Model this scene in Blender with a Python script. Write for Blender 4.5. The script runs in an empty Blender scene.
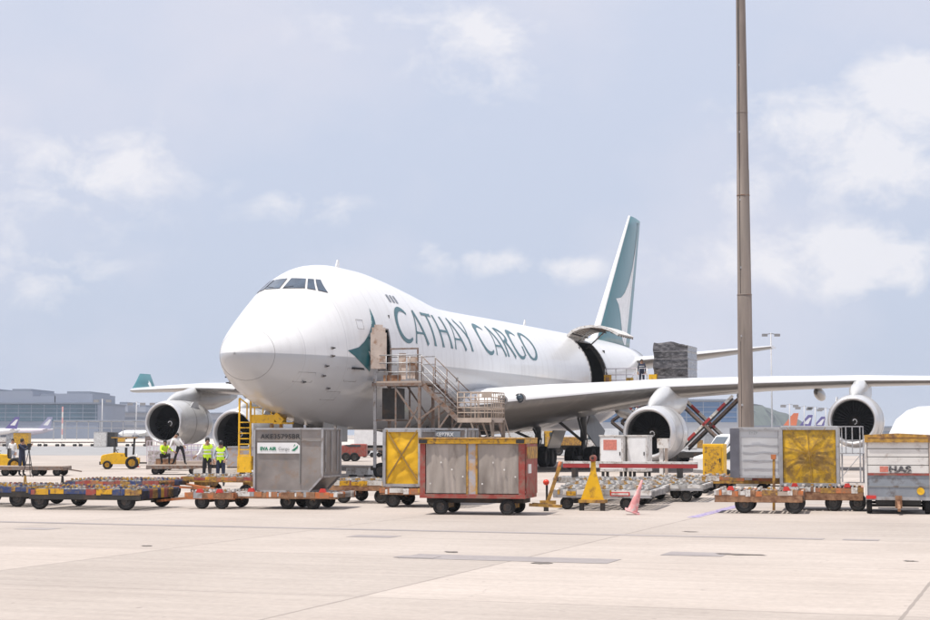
import bpy, bmesh, math, random
from mathutils import Vector, Matrix, Euler
random.seed(7)
sc=bpy.context.scene
R=math.radians
# ------------------------------------------------------------------ camera model (metres, camera looks along +Y)
CH=1.934; FPX=1639.2; PITCH=math.atan(124.474/FPX)
def wx(px,d): return (px-465)/FPX*d*1.003
def gd(py): return CH*FPX/(py-434.5)
def zz(py,d): return CH+(434.5-py)/FPX*d
TH=R(90-19.602)                    # heading of the aircraft tail in the scene
GF=R(-13.5)                        # front row, a little less turned
GA=R(-19.6)                        # the stand's grid: equipment is parked square to the aircraft
cam=bpy.data.cameras.new('camera'); cam.sensor_width=36; cam.lens=FPX*36/930; cam.clip_end=20000; cam.clip_start=.5
co=bpy.data.objects.new('camera',cam); sc.collection.objects.link(co); co.location=(0,0,CH); co.rotation_euler=(R(90)+PITCH,0,0)
sc.camera=co
# ------------------------------------------------------------------ materials
M={}
def nodes(m):
    m.use_nodes=True; nt=m.node_tree; return nt,nt.nodes,nt.links,nt.nodes['Principled BSDF']
def mat(name,col,rough=.6,metal=0,var=.12,scale=3,dirt=None,dirt_amt=.0,dscale=1.5,coat=0,bump=0,bscale=40,alpha=1,coords='Object',stretch=(1,1,1)):
    m=bpy.data.materials.new(name); nt,N,L,B=nodes(m)
    B.inputs['Roughness'].default_value=rough; B.inputs['Metallic'].default_value=metal
    B.inputs['Coat Weight'].default_value=coat; B.inputs['Coat Roughness'].default_value=.08
    tc=N.new('ShaderNodeTexCoord'); mp=N.new('ShaderNodeMapping'); mp.inputs['Scale'].default_value=stretch
    oi=N.new('ShaderNodeObjectInfo'); ad=N.new('ShaderNodeVectorMath'); ad.operation='MULTIPLY_ADD'
    L.new(tc.outputs[coords],mp.inputs[0])
    cb=N.new('ShaderNodeCombineXYZ')
    L.new(oi.outputs['Random'],cb.inputs[0]); L.new(oi.outputs['Random'],cb.inputs[1])
    ad.inputs[1].default_value=(37,23,0); L.new(cb.outputs[0],ad.inputs[0]); L.new(mp.outputs[0],ad.inputs[2])
    n=N.new('ShaderNodeTexNoise'); n.inputs['Scale'].default_value=scale; n.inputs['Detail'].default_value=6
    L.new(ad.outputs[0],n.inputs['Vector'])
    mr=N.new('ShaderNodeMapRange'); mr.inputs[1].default_value=.25; mr.inputs[2].default_value=.75
    mr.inputs[3].default_value=1-var; mr.inputs[4].default_value=1+var*.6
    L.new(n.outputs['Fac'],mr.inputs[0])
    mx=N.new('ShaderNodeMix'); mx.data_type='RGBA'; mx.blend_type='MULTIPLY'; mx.inputs[0].default_value=1
    mx.inputs[6].default_value=(*col,1); L.new(mr.outputs[0],mx.inputs[7]); out=mx.outputs[2]
    if dirt:
        n2=N.new('ShaderNodeTexNoise'); n2.inputs['Scale'].default_value=dscale; n2.inputs['Detail'].default_value=8; n2.inputs['Roughness'].default_value=.65
        L.new(ad.outputs[0],n2.inputs['Vector'])
        r2=N.new('ShaderNodeMapRange'); r2.inputs[1].default_value=.62-dirt_amt*.35; r2.inputs[2].default_value=.72-dirt_amt*.2
        L.new(n2.outputs['Fac'],r2.inputs[0])
        m2=N.new('ShaderNodeMix'); m2.data_type='RGBA'; L.new(r2.outputs[0],m2.inputs[0]); L.new(out,m2.inputs[6]); m2.inputs[7].default_value=(*dirt,1); out=m2.outputs[2]
    L.new(out,B.inputs['Base Color'])
    if bump:
        n3=N.new('ShaderNodeTexNoise'); n3.inputs['Scale'].default_value=bscale; n3.inputs['Detail'].default_value=4; L.new(ad.outputs[0],n3.inputs['Vector'])
        bp=N.new('ShaderNodeBump'); bp.inputs['Strength'].default_value=bump; bp.inputs['Distance'].default_value=.02
        L.new(n3.outputs['Fac'],bp.inputs['Height']); L.new(bp.outputs[0],B.inputs['Normal'])
    if alpha<1: B.inputs['Alpha'].default_value=alpha
    M[name]=m; return m
RUST=(.16,.07,.035)
mat('black',(.02,.02,.022),.5); mat('tyre',(.012,.012,.013),.9,var=.3,dirt=(.035,.03,.027),dirt_amt=.3,dscale=6)
mat('rim',(.05,.046,.043),.6,dirt=(.09,.06,.045),dirt_amt=.3,dscale=8)
mat('white',(.7,.68,.65),.5,var=.16,dirt=(.32,.26,.21),dirt_amt=.3,dscale=5)
mat('cleanwhite',(.78,.78,.78),.35)
mat('steel',(.34,.34,.33),.45,metal=.6,dirt=(.2,.15,.11),dirt_amt=.35,dscale=3)
mat('alu',(.27,.245,.23),.45,metal=.25,var=.3,scale=2.2,dirt=(.28,.22,.18),dirt_amt=.3,dscale=3.4,bump=.15,bscale=6)
mat('alu2',(.6,.6,.6),.4,metal=.35,var=.1,scale=1.2,dirt=(.45,.42,.4),dirt_amt=.1,bump=.1,bscale=4)
mat('galv',(.42,.42,.43),.5,metal=.4,var=.2,scale=5,dirt=(.22,.18,.15),dirt_amt=.25,dscale=4)
mat('roller',(.47,.46,.44),.4,metal=.4,var=.3,scale=10,dirt=(.2,.15,.1),dirt_amt=.3,dscale=7)
mat('darksteel',(.03,.028,.026),.65,var=.4,scale=4,dirt=(.07,.045,.03),dirt_amt=.3)
mat('yellow',(.66,.36,.015),.5,var=.2,dirt=(.17,.09,.035),dirt_amt=.38,dscale=9)
mat('tarp',(.80,.46,.010),.5,var=.12,scale=5,dirt=(.42,.23,.03),dirt_amt=.22,dscale=4,bump=.5,bscale=7)
mat('tarp_dirty',(.72,.43,.015),.55,var=.35,scale=4.5,dirt=(.27,.165,.04),dirt_amt=.62,dscale=4,bump=.6,bscale=6)
mat('oldyellow',(.5,.28,.05),.6,var=.35,scale=6,dirt=(.19,.1,.05),dirt_amt=.5,dscale=7)
mat('red',(.34,.06,.045),.6,var=.3,dirt=(.24,.13,.1),dirt_amt=.5,dscale=6)
mat('brightred',(.6,.04,.03),.5); mat('lamp_red',(.7,.05,.02),.3)
mat('orange',(.55,.17,.05),.6,var=.3,scale=5,dirt=(.3,.16,.09),dirt_amt=.5,dscale=6)
mat('rusty',(.36,.2,.11),.75,var=.45,scale=6,dirt=RUST,dirt_amt=.6,dscale=5)
mat('rustframe',(.24,.2,.18),.7,var=.3,scale=6,dirt=(.17,.09,.05),dirt_amt=.5,dscale=6)
mat('blue',(.03,.055,.17),.55,var=.35,dirt=(.12,.10,.09),dirt_amt=.42,dscale=9)
mat('greyblue',(.25,.275,.31),.5,var=.2,scale=3,dirt=(.13,.12,.12),dirt_amt=.25,dscale=3)
mat('slat_white',(.68,.66,.63),.5,var=.1,scale=2,dirt=(.4,.35,.32),dirt_amt=.22,dscale=2.5)
mat('curtain',(.36,.315,.28),.28,var=.35,scale=2.4,dirt=(.2,.17,.15),dirt_amt=.35,dscale=2,bump=.6,bscale=5,stretch=(1,1,.3))
mat('wood',(.3,.2,.11),.8,var=.3,stretch=(1,6,6),scale=4)
mat('shelf',(.44,.36,.3),.6,var=.2)
mat('glass',(.03,.05,.07),.08,metal=0,coat=1)
mat('cockpit_glass',(.05,.075,.11),.06,coat=1,var=.5,scale=2)
mat('carglass',(.04,.06,.07),.08,coat=.5)
mat('hivis',(.55,.8,.02),.6,var=.15,scale=12); mat('reflective',(.75,.75,.75),.3)
mat('skin',(.35,.19,.12),.55); mat('navy',(.02,.028,.06),.8); mat('trousers',(.018,.018,.022),.85)
mat('whiteshirt',(.72,.72,.72),.8,var=.12,scale=9); mat('greyshirt',(.3,.34,.4),.8); mat('hair',(.012,.01,.009),.6); mat('shoe',(.02,.02,.02),.6)
mat('wrap',(.045,.04,.043),.25,var=.7,scale=2.2,dirt=(.17,.16,.165),dirt_amt=.45,dscale=3.6,bump=1,bscale=4,stretch=(1,1,2.2),coat=.6)
mat('polec',(.23,.19,.165),.7,metal=.0,var=.4,scale=1.3,dirt=(.2,.17,.15),dirt_amt=.3,dscale=.8,stretch=(3,3,.35),bump=.15)
mat('teal',(.005,.105,.125),.35,var=.05,coat=.3); mat('fin_teal',(.035,.17,.20),.35,var=.1,coat=.3,scale=2,stretch=(1,1,.2))  # fin_teal is a paler teal, with haze and sky reflection put into the colour
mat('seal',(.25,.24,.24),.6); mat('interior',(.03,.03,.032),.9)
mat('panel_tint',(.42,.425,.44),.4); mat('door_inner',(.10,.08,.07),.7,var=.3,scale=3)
mat('oil',(.17,.145,.13),.7,var=.4,scale=9); mat('lining',(.6,.5,.43),.6,var=.2,scale=2,dirt=(.35,.2,.12),dirt_amt=.25,dscale=3)
mat('netpink',(.62,.55,.6),.7); mat('cone',(.72,.3,.3),.6,var=.3,scale=6,dirt=(.6,.55,.52),dirt_amt=.4,dscale=7); mat('conered',(.62,.1,.07),.6)
mat('gearmetal',(.2,.2,.2),.45,metal=.5); mat('fanblade',(.05,.05,.055),.35,metal=.6); mat('lip',(.66,.66,.67),.28,metal=.5,var=.08)
mat('nozzle',(.2,.17,.15),.4,metal=.7)
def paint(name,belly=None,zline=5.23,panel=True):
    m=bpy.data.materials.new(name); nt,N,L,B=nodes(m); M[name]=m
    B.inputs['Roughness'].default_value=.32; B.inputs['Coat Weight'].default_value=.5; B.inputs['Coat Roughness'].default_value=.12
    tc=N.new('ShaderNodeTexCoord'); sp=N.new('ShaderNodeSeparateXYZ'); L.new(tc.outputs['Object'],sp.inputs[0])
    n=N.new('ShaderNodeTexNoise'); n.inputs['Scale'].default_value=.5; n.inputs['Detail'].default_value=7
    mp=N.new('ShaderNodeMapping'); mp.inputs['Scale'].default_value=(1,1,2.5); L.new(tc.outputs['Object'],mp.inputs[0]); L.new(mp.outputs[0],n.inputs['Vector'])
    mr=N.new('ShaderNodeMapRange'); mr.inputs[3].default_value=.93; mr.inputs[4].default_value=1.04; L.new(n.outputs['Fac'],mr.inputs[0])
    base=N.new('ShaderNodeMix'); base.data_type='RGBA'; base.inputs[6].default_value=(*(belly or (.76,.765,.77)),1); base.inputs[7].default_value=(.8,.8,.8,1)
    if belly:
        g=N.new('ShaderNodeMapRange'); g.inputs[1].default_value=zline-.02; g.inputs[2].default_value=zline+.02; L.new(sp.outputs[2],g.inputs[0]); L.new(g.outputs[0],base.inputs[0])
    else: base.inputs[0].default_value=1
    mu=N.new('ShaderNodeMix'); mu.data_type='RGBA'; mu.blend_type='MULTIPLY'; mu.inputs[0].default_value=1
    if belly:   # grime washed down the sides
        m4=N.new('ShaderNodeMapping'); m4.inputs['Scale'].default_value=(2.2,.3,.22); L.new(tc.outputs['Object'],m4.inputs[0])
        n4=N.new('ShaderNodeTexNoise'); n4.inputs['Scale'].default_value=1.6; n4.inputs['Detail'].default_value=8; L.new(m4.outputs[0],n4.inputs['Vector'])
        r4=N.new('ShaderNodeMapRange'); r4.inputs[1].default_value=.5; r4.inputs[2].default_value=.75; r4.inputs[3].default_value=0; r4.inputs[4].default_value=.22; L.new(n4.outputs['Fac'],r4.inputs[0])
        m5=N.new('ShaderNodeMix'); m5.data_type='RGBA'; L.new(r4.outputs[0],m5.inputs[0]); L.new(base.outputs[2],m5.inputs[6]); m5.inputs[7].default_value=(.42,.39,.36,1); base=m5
    L.new(base.outputs[2],mu.inputs[6]); L.new(mr.outputs[0],mu.inputs[7]); out=mu.outputs[2]
    if panel:   # skin joints: thin seams every 2.54 m along the body
        md=N.new('ShaderNodeMath'); md.operation='PINGPONG'; md.inputs[1].default_value=1.27; L.new(sp.outputs[0],md.inputs[0])
        lt=N.new('ShaderNodeMath'); lt.operation='LESS_THAN'; lt.inputs[1].default_value=.016; L.new(md.outputs[0],lt.inputs[0])
        ml=N.new('ShaderNodeMath'); ml.operation='MULTIPLY'; ml.inputs[1].default_value=.35; L.new(lt.outputs[0],ml.inputs[0])
        m3=N.new('ShaderNodeMix'); m3.data_type='RGBA'; L.new(ml.outputs[0],m3.inputs[0]); L.new(out,m3.inputs[6]); m3.inputs[7].default_value=(.3,.3,.3,1); out=m3.outputs[2]
    L.new(out,B.inputs['Base Color'])
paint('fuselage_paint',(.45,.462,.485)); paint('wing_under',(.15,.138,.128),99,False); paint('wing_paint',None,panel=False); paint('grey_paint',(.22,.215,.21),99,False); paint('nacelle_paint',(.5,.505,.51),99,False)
# ------------------------------------------------------------------ mesh building
class MB:
    def __init__(s): s.v=[];s.f=[];s.m=[];s.sm=[];s.mats=[]
    def mi(s,m):
        if m not in s.mats: s.mats.append(m)
        return s.mats.index(m)
    def add(s,V,F,m,smooth=False):
        o=len(s.v); s.v+= [tuple(v) for v in V]; k=s.mi(m)
        for f in F: s.f.append([i+o for i in f]); s.m.append(k); s.sm.append(smooth)
        return s
    def box(s,c,d,m,rz=0,rot=None):
        Q=rot if rot is not None else Matrix.Rotation(rz,3,'Z')
        V=[Vector(c)+Q@Vector((x*d[0]/2,y*d[1]/2,z*d[2]/2)) for x in(-1,1) for y in(-1,1) for z in(-1,1)]
        return s.add(V,[(0,1,3,2),(4,6,7,5),(0,4,5,1),(2,3,7,6),(0,2,6,4),(1,5,7,3)],m)
    def bb(s,x0,x1,y0,y1,z0,z1,m): return s.box(((x0+x1)/2,(y0+y1)/2,(z0+z1)/2),(abs(x1-x0),abs(y1-y0),abs(z1-z0)),m)
    def cyl(s,a,b,r,m,n=8,r2=None,cap=True,smooth=True):
        a=Vector(a);b=Vector(b);d=(b-a)
        if d.length<1e-6: return s
        d.normalize(); u=d.orthogonal().normalized(); w=d.cross(u); r2=r if r2 is None else r2
        V=[];
        for p,q in((a,r),(b,r2)):
            for i in range(n):
                t=2*math.pi*(i+.5)/n; V.append(p+u*q*math.cos(t)+w*q*math.sin(t))
        s.add(V,[(i,(i+1)%n,n+(i+1)%n,n+i) for i in range(n)],m,smooth)
        if cap: s.add(V[:n],[tuple(range(n))],m); s.add(V[n:],[tuple(range(n))],m)
        return s
    def bar(s,a,b,w,h,m):
        a=Vector(a);b=Vector(b);d=b-a;L=d.length; d.normalize()
        up=Vector((0,0,1)) if abs(d.z)<.95 else Vector((0,1,0))
        sx=d.cross(up).normalized(); uz=sx.cross(d)
        Q=Matrix((d,sx,uz)).transposed()
        return s.box((a+b)/2,(L,w,h),m,rot=Q)
    def path(s,P,r,m,n=6):
        for a,b in zip(P,P[1:]): s.cyl(a,b,r,m,n)
        return s
    def lathe(s,prof,m,o=(0,0,0),ax='x',n=32,smooth=True):
        V=[]
        for a,r in prof:
            for i in range(n):
                t=2*math.pi*i/n; c=r*math.cos(t); q=r*math.sin(t)
                p={'x':(a,c,q),'y':(c,a,q),'z':(c,q,a)}[ax]; V.append((p[0]+o[0],p[1]+o[1],p[2]+o[2]))
        F=[(j*n+i,j*n+(i+1)%n,(j+1)*n+(i+1)%n,(j+1)*n+i) for j in range(len(prof)-1) for i in range(n)]
        return s.add(V,F,m,smooth)
    def prism(s,poly,m,axis='y',a=0,b=1,smooth=False):
        def P(p,t): return {'y':(p[0],t,p[1]),'x':(t,p[0],p[1]),'z':(p[0],p[1],t)}[axis]
        n=len(poly); V=[P(p,a) for p in poly]+[P(p,b) for p in poly]
        return s.add(V,[tuple(range(n)),tuple(range(n,2*n))]+[(i,(i+1)%n,n+(i+1)%n,n+i) for i in range(n)],m,smooth)
    def loft(s,rings,m,cap=True,closed=True,smooth=True):
        n=len(rings[0]); V=[v for r in rings for v in r]; k=n if closed else n-1
        F=[(j*n+i,j*n+(i+1)%n,(j+1)*n+(i+1)%n,(j+1)*n+i) for j in range(len(rings)-1) for i in range(k)]
        s.add(V,F,m,smooth)
        if cap: s.add(rings[0],[tuple(range(n))],m); s.add(rings[-1],[tuple(range(n))],m)
        return s
    def build(s,name,parent=None,loc=(0,0,0),rz=0,bevel=0,label=None):
        me=bpy.data.meshes.new(name); me.from_pydata(s.v,[],s.f)
        for i,p in enumerate(me.polygons): p.material_index=s.m[i]; p.use_smooth=s.sm[i]
        for k in s.mats: me.materials.append(M[k])
        bm=bmesh.new(); bm.from_mesh(me); bmesh.ops.remove_doubles(bm,verts=bm.verts,dist=1e-5) if any(s.sm) else None
        bmesh.ops.recalc_face_normals(bm,faces=bm.faces); bm.to_mesh(me); bm.free()
        o=bpy.data.objects.new(name,me); sc.collection.objects.link(o); o.parent=parent; o.location=loc; o.rotation_euler=(0,0,rz)
        if bevel:
            b=o.modifiers.new('bevel','BEVEL'); b.width=bevel; b.segments=2; b.limit_method='ANGLE'
        if label: o['label']=label
        return o
def tag(o,label,cat,group=None,kind=None):
    if label:o['label']=label
    if cat:o['category']=cat
    if group:o['group']=group
    if kind:o['kind']=kind
    return o
def thing(name,label,cat,loc=(0,0,0),rz=0,group=None):
    o=bpy.data.objects.new(name,None); o.empty_display_size=.2; sc.collection.objects.link(o); o.location=loc; o.rotation_euler=(0,0,rz)
    return tag(o,label,cat,group)
def at(px,d,z=0): return (wx(px,d),d,z)
def copy_tree(o,parent=None):
    c=o.copy(); sc.collection.objects.link(c); c.parent=parent
    for ch in [x for x in sc.objects if x.parent==o]: copy_tree(ch,c)
    return c
def wheel(parent,c,r,w,rim=True,axis='y',mrim='rim'):
    m=MB(); k=.72; h=w/2
    prof=[(-h*.7,r*.55),(-h,r*.62),(-h,r*.9),(-h*.75,r*.98),(0,r),(h*.75,r*.98),(h,r*.9),(h,r*.62),(h*.7,r*.55)]
    m.lathe(prof,'tyre',(0,0,0),axis,20); o=m.build('wheel',parent,c)
    if rim:
        q=MB(); q.lathe([(-h*.72,.001),(-h*.72,r*.2),(-h*.5,r*.25),(-h*.5,r*.5),(-h*.72,r*.56),(h*.72,r*.56),(h*.5,r*.5),(h*.5,r*.25),(h*.72,r*.2),(h*.72,.001)],mrim,(0,0,0),axis,14,False); q.build('rim',o)
    return o
def text(body,size,m,parent,loc,name='lettering',rot=(R(90),0,0),ext=.002,bold=0,xs=1):
    cu=bpy.data.curves.new(name,'FONT'); cu.body=body; cu.size=size; cu.extrude=ext; cu.offset=bold; cu.space_character=1.08
    t=bpy.data.objects.new('tmp',cu); sc.collection.objects.link(t)
    dg=bpy.context.evaluated_depsgraph_get(); me=bpy.data.meshes.new_from_object(t.evaluated_get(dg)); bpy.data.objects.remove(t)
    me.materials.clear(); me.materials.append(M[m])
    o=bpy.data.objects.new(name,me); sc.collection.objects.link(o); o.parent=parent; o.location=loc; o.rotation_euler=rot; o.scale=(xs,1,1); return o
import math
ST=[ # x, ztop, zbot, halfwidth, zmid
(0,5.22,5.18,.02,5.2),(.06,5.42,4.98,.26,5.2),(.2,5.6,4.8,.48,5.2),(.5,5.86,4.52,.82,5.2),(1,6.2,4.2,1.18,5.2),(1.7,6.62,3.84,1.58,5.2),(2.6,7.15,3.45,1.98,5.2),(3.5,7.7,3.15,2.3,5.22),(4.5,8.34,2.88,2.58,5.25),(5.6,8.98,2.62,2.82,5.3),(7,9.42,2.4,3.02,5.34),(8.5,9.56,2.24,3.15,5.37),(10.5,9.56,2.15,3.24,5.4),(13,9.4,2.15,3.25,5.4),(15,9.2,2.15,3.25,5.4),(17,8.95,2.15,3.25,5.4),(19,8.7,2.15,3.25,5.4),(21,8.58,2.15,3.25,5.4),(23,8.56,2.15,3.25,5.4),(30,8.62,2.15,3.25,5.4),(48,8.72,2.15,3.25,5.42),(51,8.74,2.3,3.2,5.5),(54,8.75,2.75,3.05,5.75),(58,8.74,3.6,2.65,6.15),(62,8.7,4.7,2.05,6.7),(65,8.6,5.6,1.5,7.1),(67.5,8.45,6.5,.95,7.5),(68.6,8.25,7.1,.5,7.7)]
def pch(k):
    xs=[s[0] for s in ST];ys=[s[k] for s in ST];n=len(xs)
    h=[xs[i+1]-xs[i] for i in range(n-1)];d=[(ys[i+1]-ys[i])/h[i] for i in range(n-1)]
    m=[d[0]]+[0 if d[i-1]*d[i]<=0 else (h[i-1]+h[i])*3/((2*h[i]+h[i-1])/d[i-1]+(h[i]+2*h[i-1])/d[i]) for i in range(1,n-1)]+[d[-1]]
    def f(x):
        x=min(max(x,xs[0]),xs[-1]); i=0
        while i<n-2 and x>xs[i+1]: i+=1
        t=(x-xs[i])/h[i]
        return (2*t**3-3*t*t+1)*ys[i]+(t**3-2*t*t+t)*h[i]*m[i]+(-2*t**3+3*t*t)*ys[i+1]+(t**3-t*t)*h[i]*m[i+1]
    return f
FT,FB,FW,FM=[pch(k) for k in (1,2,3,4)]
def fus_y(x,z):
    zm=FM(x);a=(FT(x)-zm) if z>zm else (zm-FB(x))
    q=1-((z-zm)/max(a,1e-6))**2
    return FW(x)*math.sqrt(max(q,0)),q
# ------------------------------------------------------------------ sky, sun, haze
SEL,SAZ=R(73),R(-118)            # sun height; azimuth of the sun measured from +Y towards +X (negative: to the left, behind the camera)
sd=Vector((math.sin(SAZ)*math.cos(SEL),math.cos(SAZ)*math.cos(SEL),math.sin(SEL)))
sl=bpy.data.lights.new('sun','SUN'); sl.energy=4.7; sl.angle=R(.6); sl.color=(1,.945,.87)
so=bpy.data.objects.new('sun',sl); sc.collection.objects.link(so); so.rotation_euler=sd.to_track_quat('Z','Y').to_euler(); so.location=(-50,-30,80)
w=bpy.data.worlds.new('World'); sc.world=w; w.use_nodes=True; nt=w.node_tree; N=nt.nodes; L=nt.links
bg=N['Background']; bg.inputs[1].default_value=.1
sky=N.new('ShaderNodeTexSky'); sky.sky_type='NISHITA'; sky.sun_disc=False; sky.sun_elevation=SEL; sky.sun_rotation=SAZ; sky.dust_density=2.5; sky.air_density=1.0
tc=N.new('ShaderNodeTexCoord')
def vm(op,a,b=None,scale=None):
    n=N.new('ShaderNodeVectorMath'); n.operation=op
    for i,q in enumerate((a,b)):
        if q is None: continue
        if hasattr(q,'is_linked') or hasattr(q,'links'): L.new(q,n.inputs[i])
        else: n.inputs[i].default_value=q
    return n
def mth(op,a,b=None,c=None,clamp=False):
    n=N.new('ShaderNodeMath'); n.operation=op; n.use_clamp=clamp
    for i,q in enumerate((a,b,c)):
        if q is None: continue
        if isinstance(q,(int,float)): n.inputs[i].default_value=q
        else: L.new(q,n.inputs[i])
    return n.outputs[0]
def mixc(f,a,b):
    n=N.new('ShaderNodeMix'); n.data_type='RGBA'
    if isinstance(f,(int,float)): n.inputs[0].default_value=f
    else: L.new(f,n.inputs[0])
    for i,q in ((6,a),(7,b)):
        if isinstance(q,tuple): n.inputs[i].default_value=(*q,1)
        else: L.new(q,n.inputs[i])
    return n.outputs[2]
sp=N.new('ShaderNodeSeparateXYZ'); L.new(tc.outputs['Generated'],sp.inputs[0]); Z=sp.outputs[2]
# hazy summer sky: pale veil over the physical sky
veil=mixc(mth('MULTIPLY_ADD',Z,2.6,0.0,True),(5.4,6.1,7.65),(6.75,7.15,8.5))
base=mixc(.9,sky.outputs[0],veil)
st=vm('MULTIPLY',tc.outputs['Generated'],(1,1,1.45))
nz=N.new('ShaderNodeTexNoise'); nz.inputs['Scale'].default_value=24; nz.inputs['Detail'].default_value=9; nz.inputs['Roughness'].default_value=.6; nz.inputs['Distortion'].default_value=.25; L.new(st.outputs[0],nz.inputs['Vector'])
nb=N.new('ShaderNodeTexNoise'); nb.inputs['Scale'].default_value=5.5; nb.inputs['Detail'].default_value=5; L.new(st.outputs[0],nb.inputs['Vector'])
acc=None
for az,el,ra,re,s in [(16.2,11.7,2.6,1.3,1.1),(12.0,11.0,3.6,1.3,.75),(13.9,9.0,2.2,1.0,.6),(12.0,6.1,5.2,1.0,.85),(14.9,5.9,3.2,.8,.55),(3.9,5.85,1.6,.4,.8),(.8,6.1,1.9,.45,.75),(.5,13.4,2.2,1.3,.72),(9.5,8.4,1.4,.8,.6),(-2.2,14.2,5,.8,.5),(-12.2,9.8,4.2,.9,.66),(-15,5.6,3.2,.9,.58),(-5.4,8.1,2.0,.5,.85),(-1.2,6.6,.7,.5,.7),(-14.2,8.0,4.5,1.2,.42),(-24,8,6,2,.7),(25,9,7,3,.8),(60,15,20,6,.8),(-70,14,24,6,.8),(150,20,40,9,.8),(-150,24,30,8,.8),(100,30,25,9,.7),(-20,38,20,8,.7),(30,45,20,9,.7)]:
    a,e=R(az),R(el)
    # offset from the cloud's direction, along its own horizontal and vertical
    d0=(math.sin(a)*math.cos(e),math.cos(a)*math.cos(e),math.sin(e)); hx=(math.cos(a),-math.sin(a),0)
    sub=vm('SUBTRACT',tc.outputs['Generated'],d0)
    dh=vm('DOT_PRODUCT',sub.outputs[0],hx).outputs['Value']
    sz=N.new('ShaderNodeSeparateXYZ'); L.new(sub.outputs[0],sz.inputs[0])
    front=mth('GREATER_THAN',vm('DOT_PRODUCT',tc.outputs['Generated'],d0).outputs['Value'],0.0)
    zq=mth('ADD',mth('MAXIMUM',sz.outputs[2],0.0),mth('MULTIPLY',mth('MINIMUM',sz.outputs[2],0.0),.6))   # crisp tops, soft undersides
    q=mth('ADD',mth('POWER',mth('ABSOLUTE',mth('DIVIDE',dh,R(ra))),2),mth('POWER',mth('ABSOLUTE',mth('DIVIDE',zq,R(re))),2))
    g=mth('MULTIPLY',mth('MULTIPLY',mth('EXPONENT',mth('MULTIPLY',q,-1.0)),s),front)
    acc=g if acc is None else mth('ADD',acc,g)
nn=mth('MULTIPLY_ADD',nz.outputs['Fac'],3.2,-1.45)
cl=mth('MULTIPLY',mth('SUBTRACT',mth('ADD',acc,mth('MULTIPLY',mth('SUBTRACT',nz.outputs['Fac'],.5),3.1)),.42),1.4,None,True); cl=mth('MULTIPLY',cl,mth('MULTIPLY',acc,1.5,None,True)); cl=mth('MULTIPLY',cl,.72)
thin=mth('MULTIPLY',mth('SUBTRACT',nb.outputs['Fac'],.40),3.0,None,True)
c1=mixc(thin,base,(6.9,7.0,8.0)); c2=mixc(cl,c1,(8.9,8.75,9.0)); L.new(c2,bg.inputs[0])
vs=sc.view_settings; vs.view_transform='Standard'; vs.look='None'; vs.gamma=1; vs.use_curve_mapping=False; vs.exposure=0.1
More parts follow.
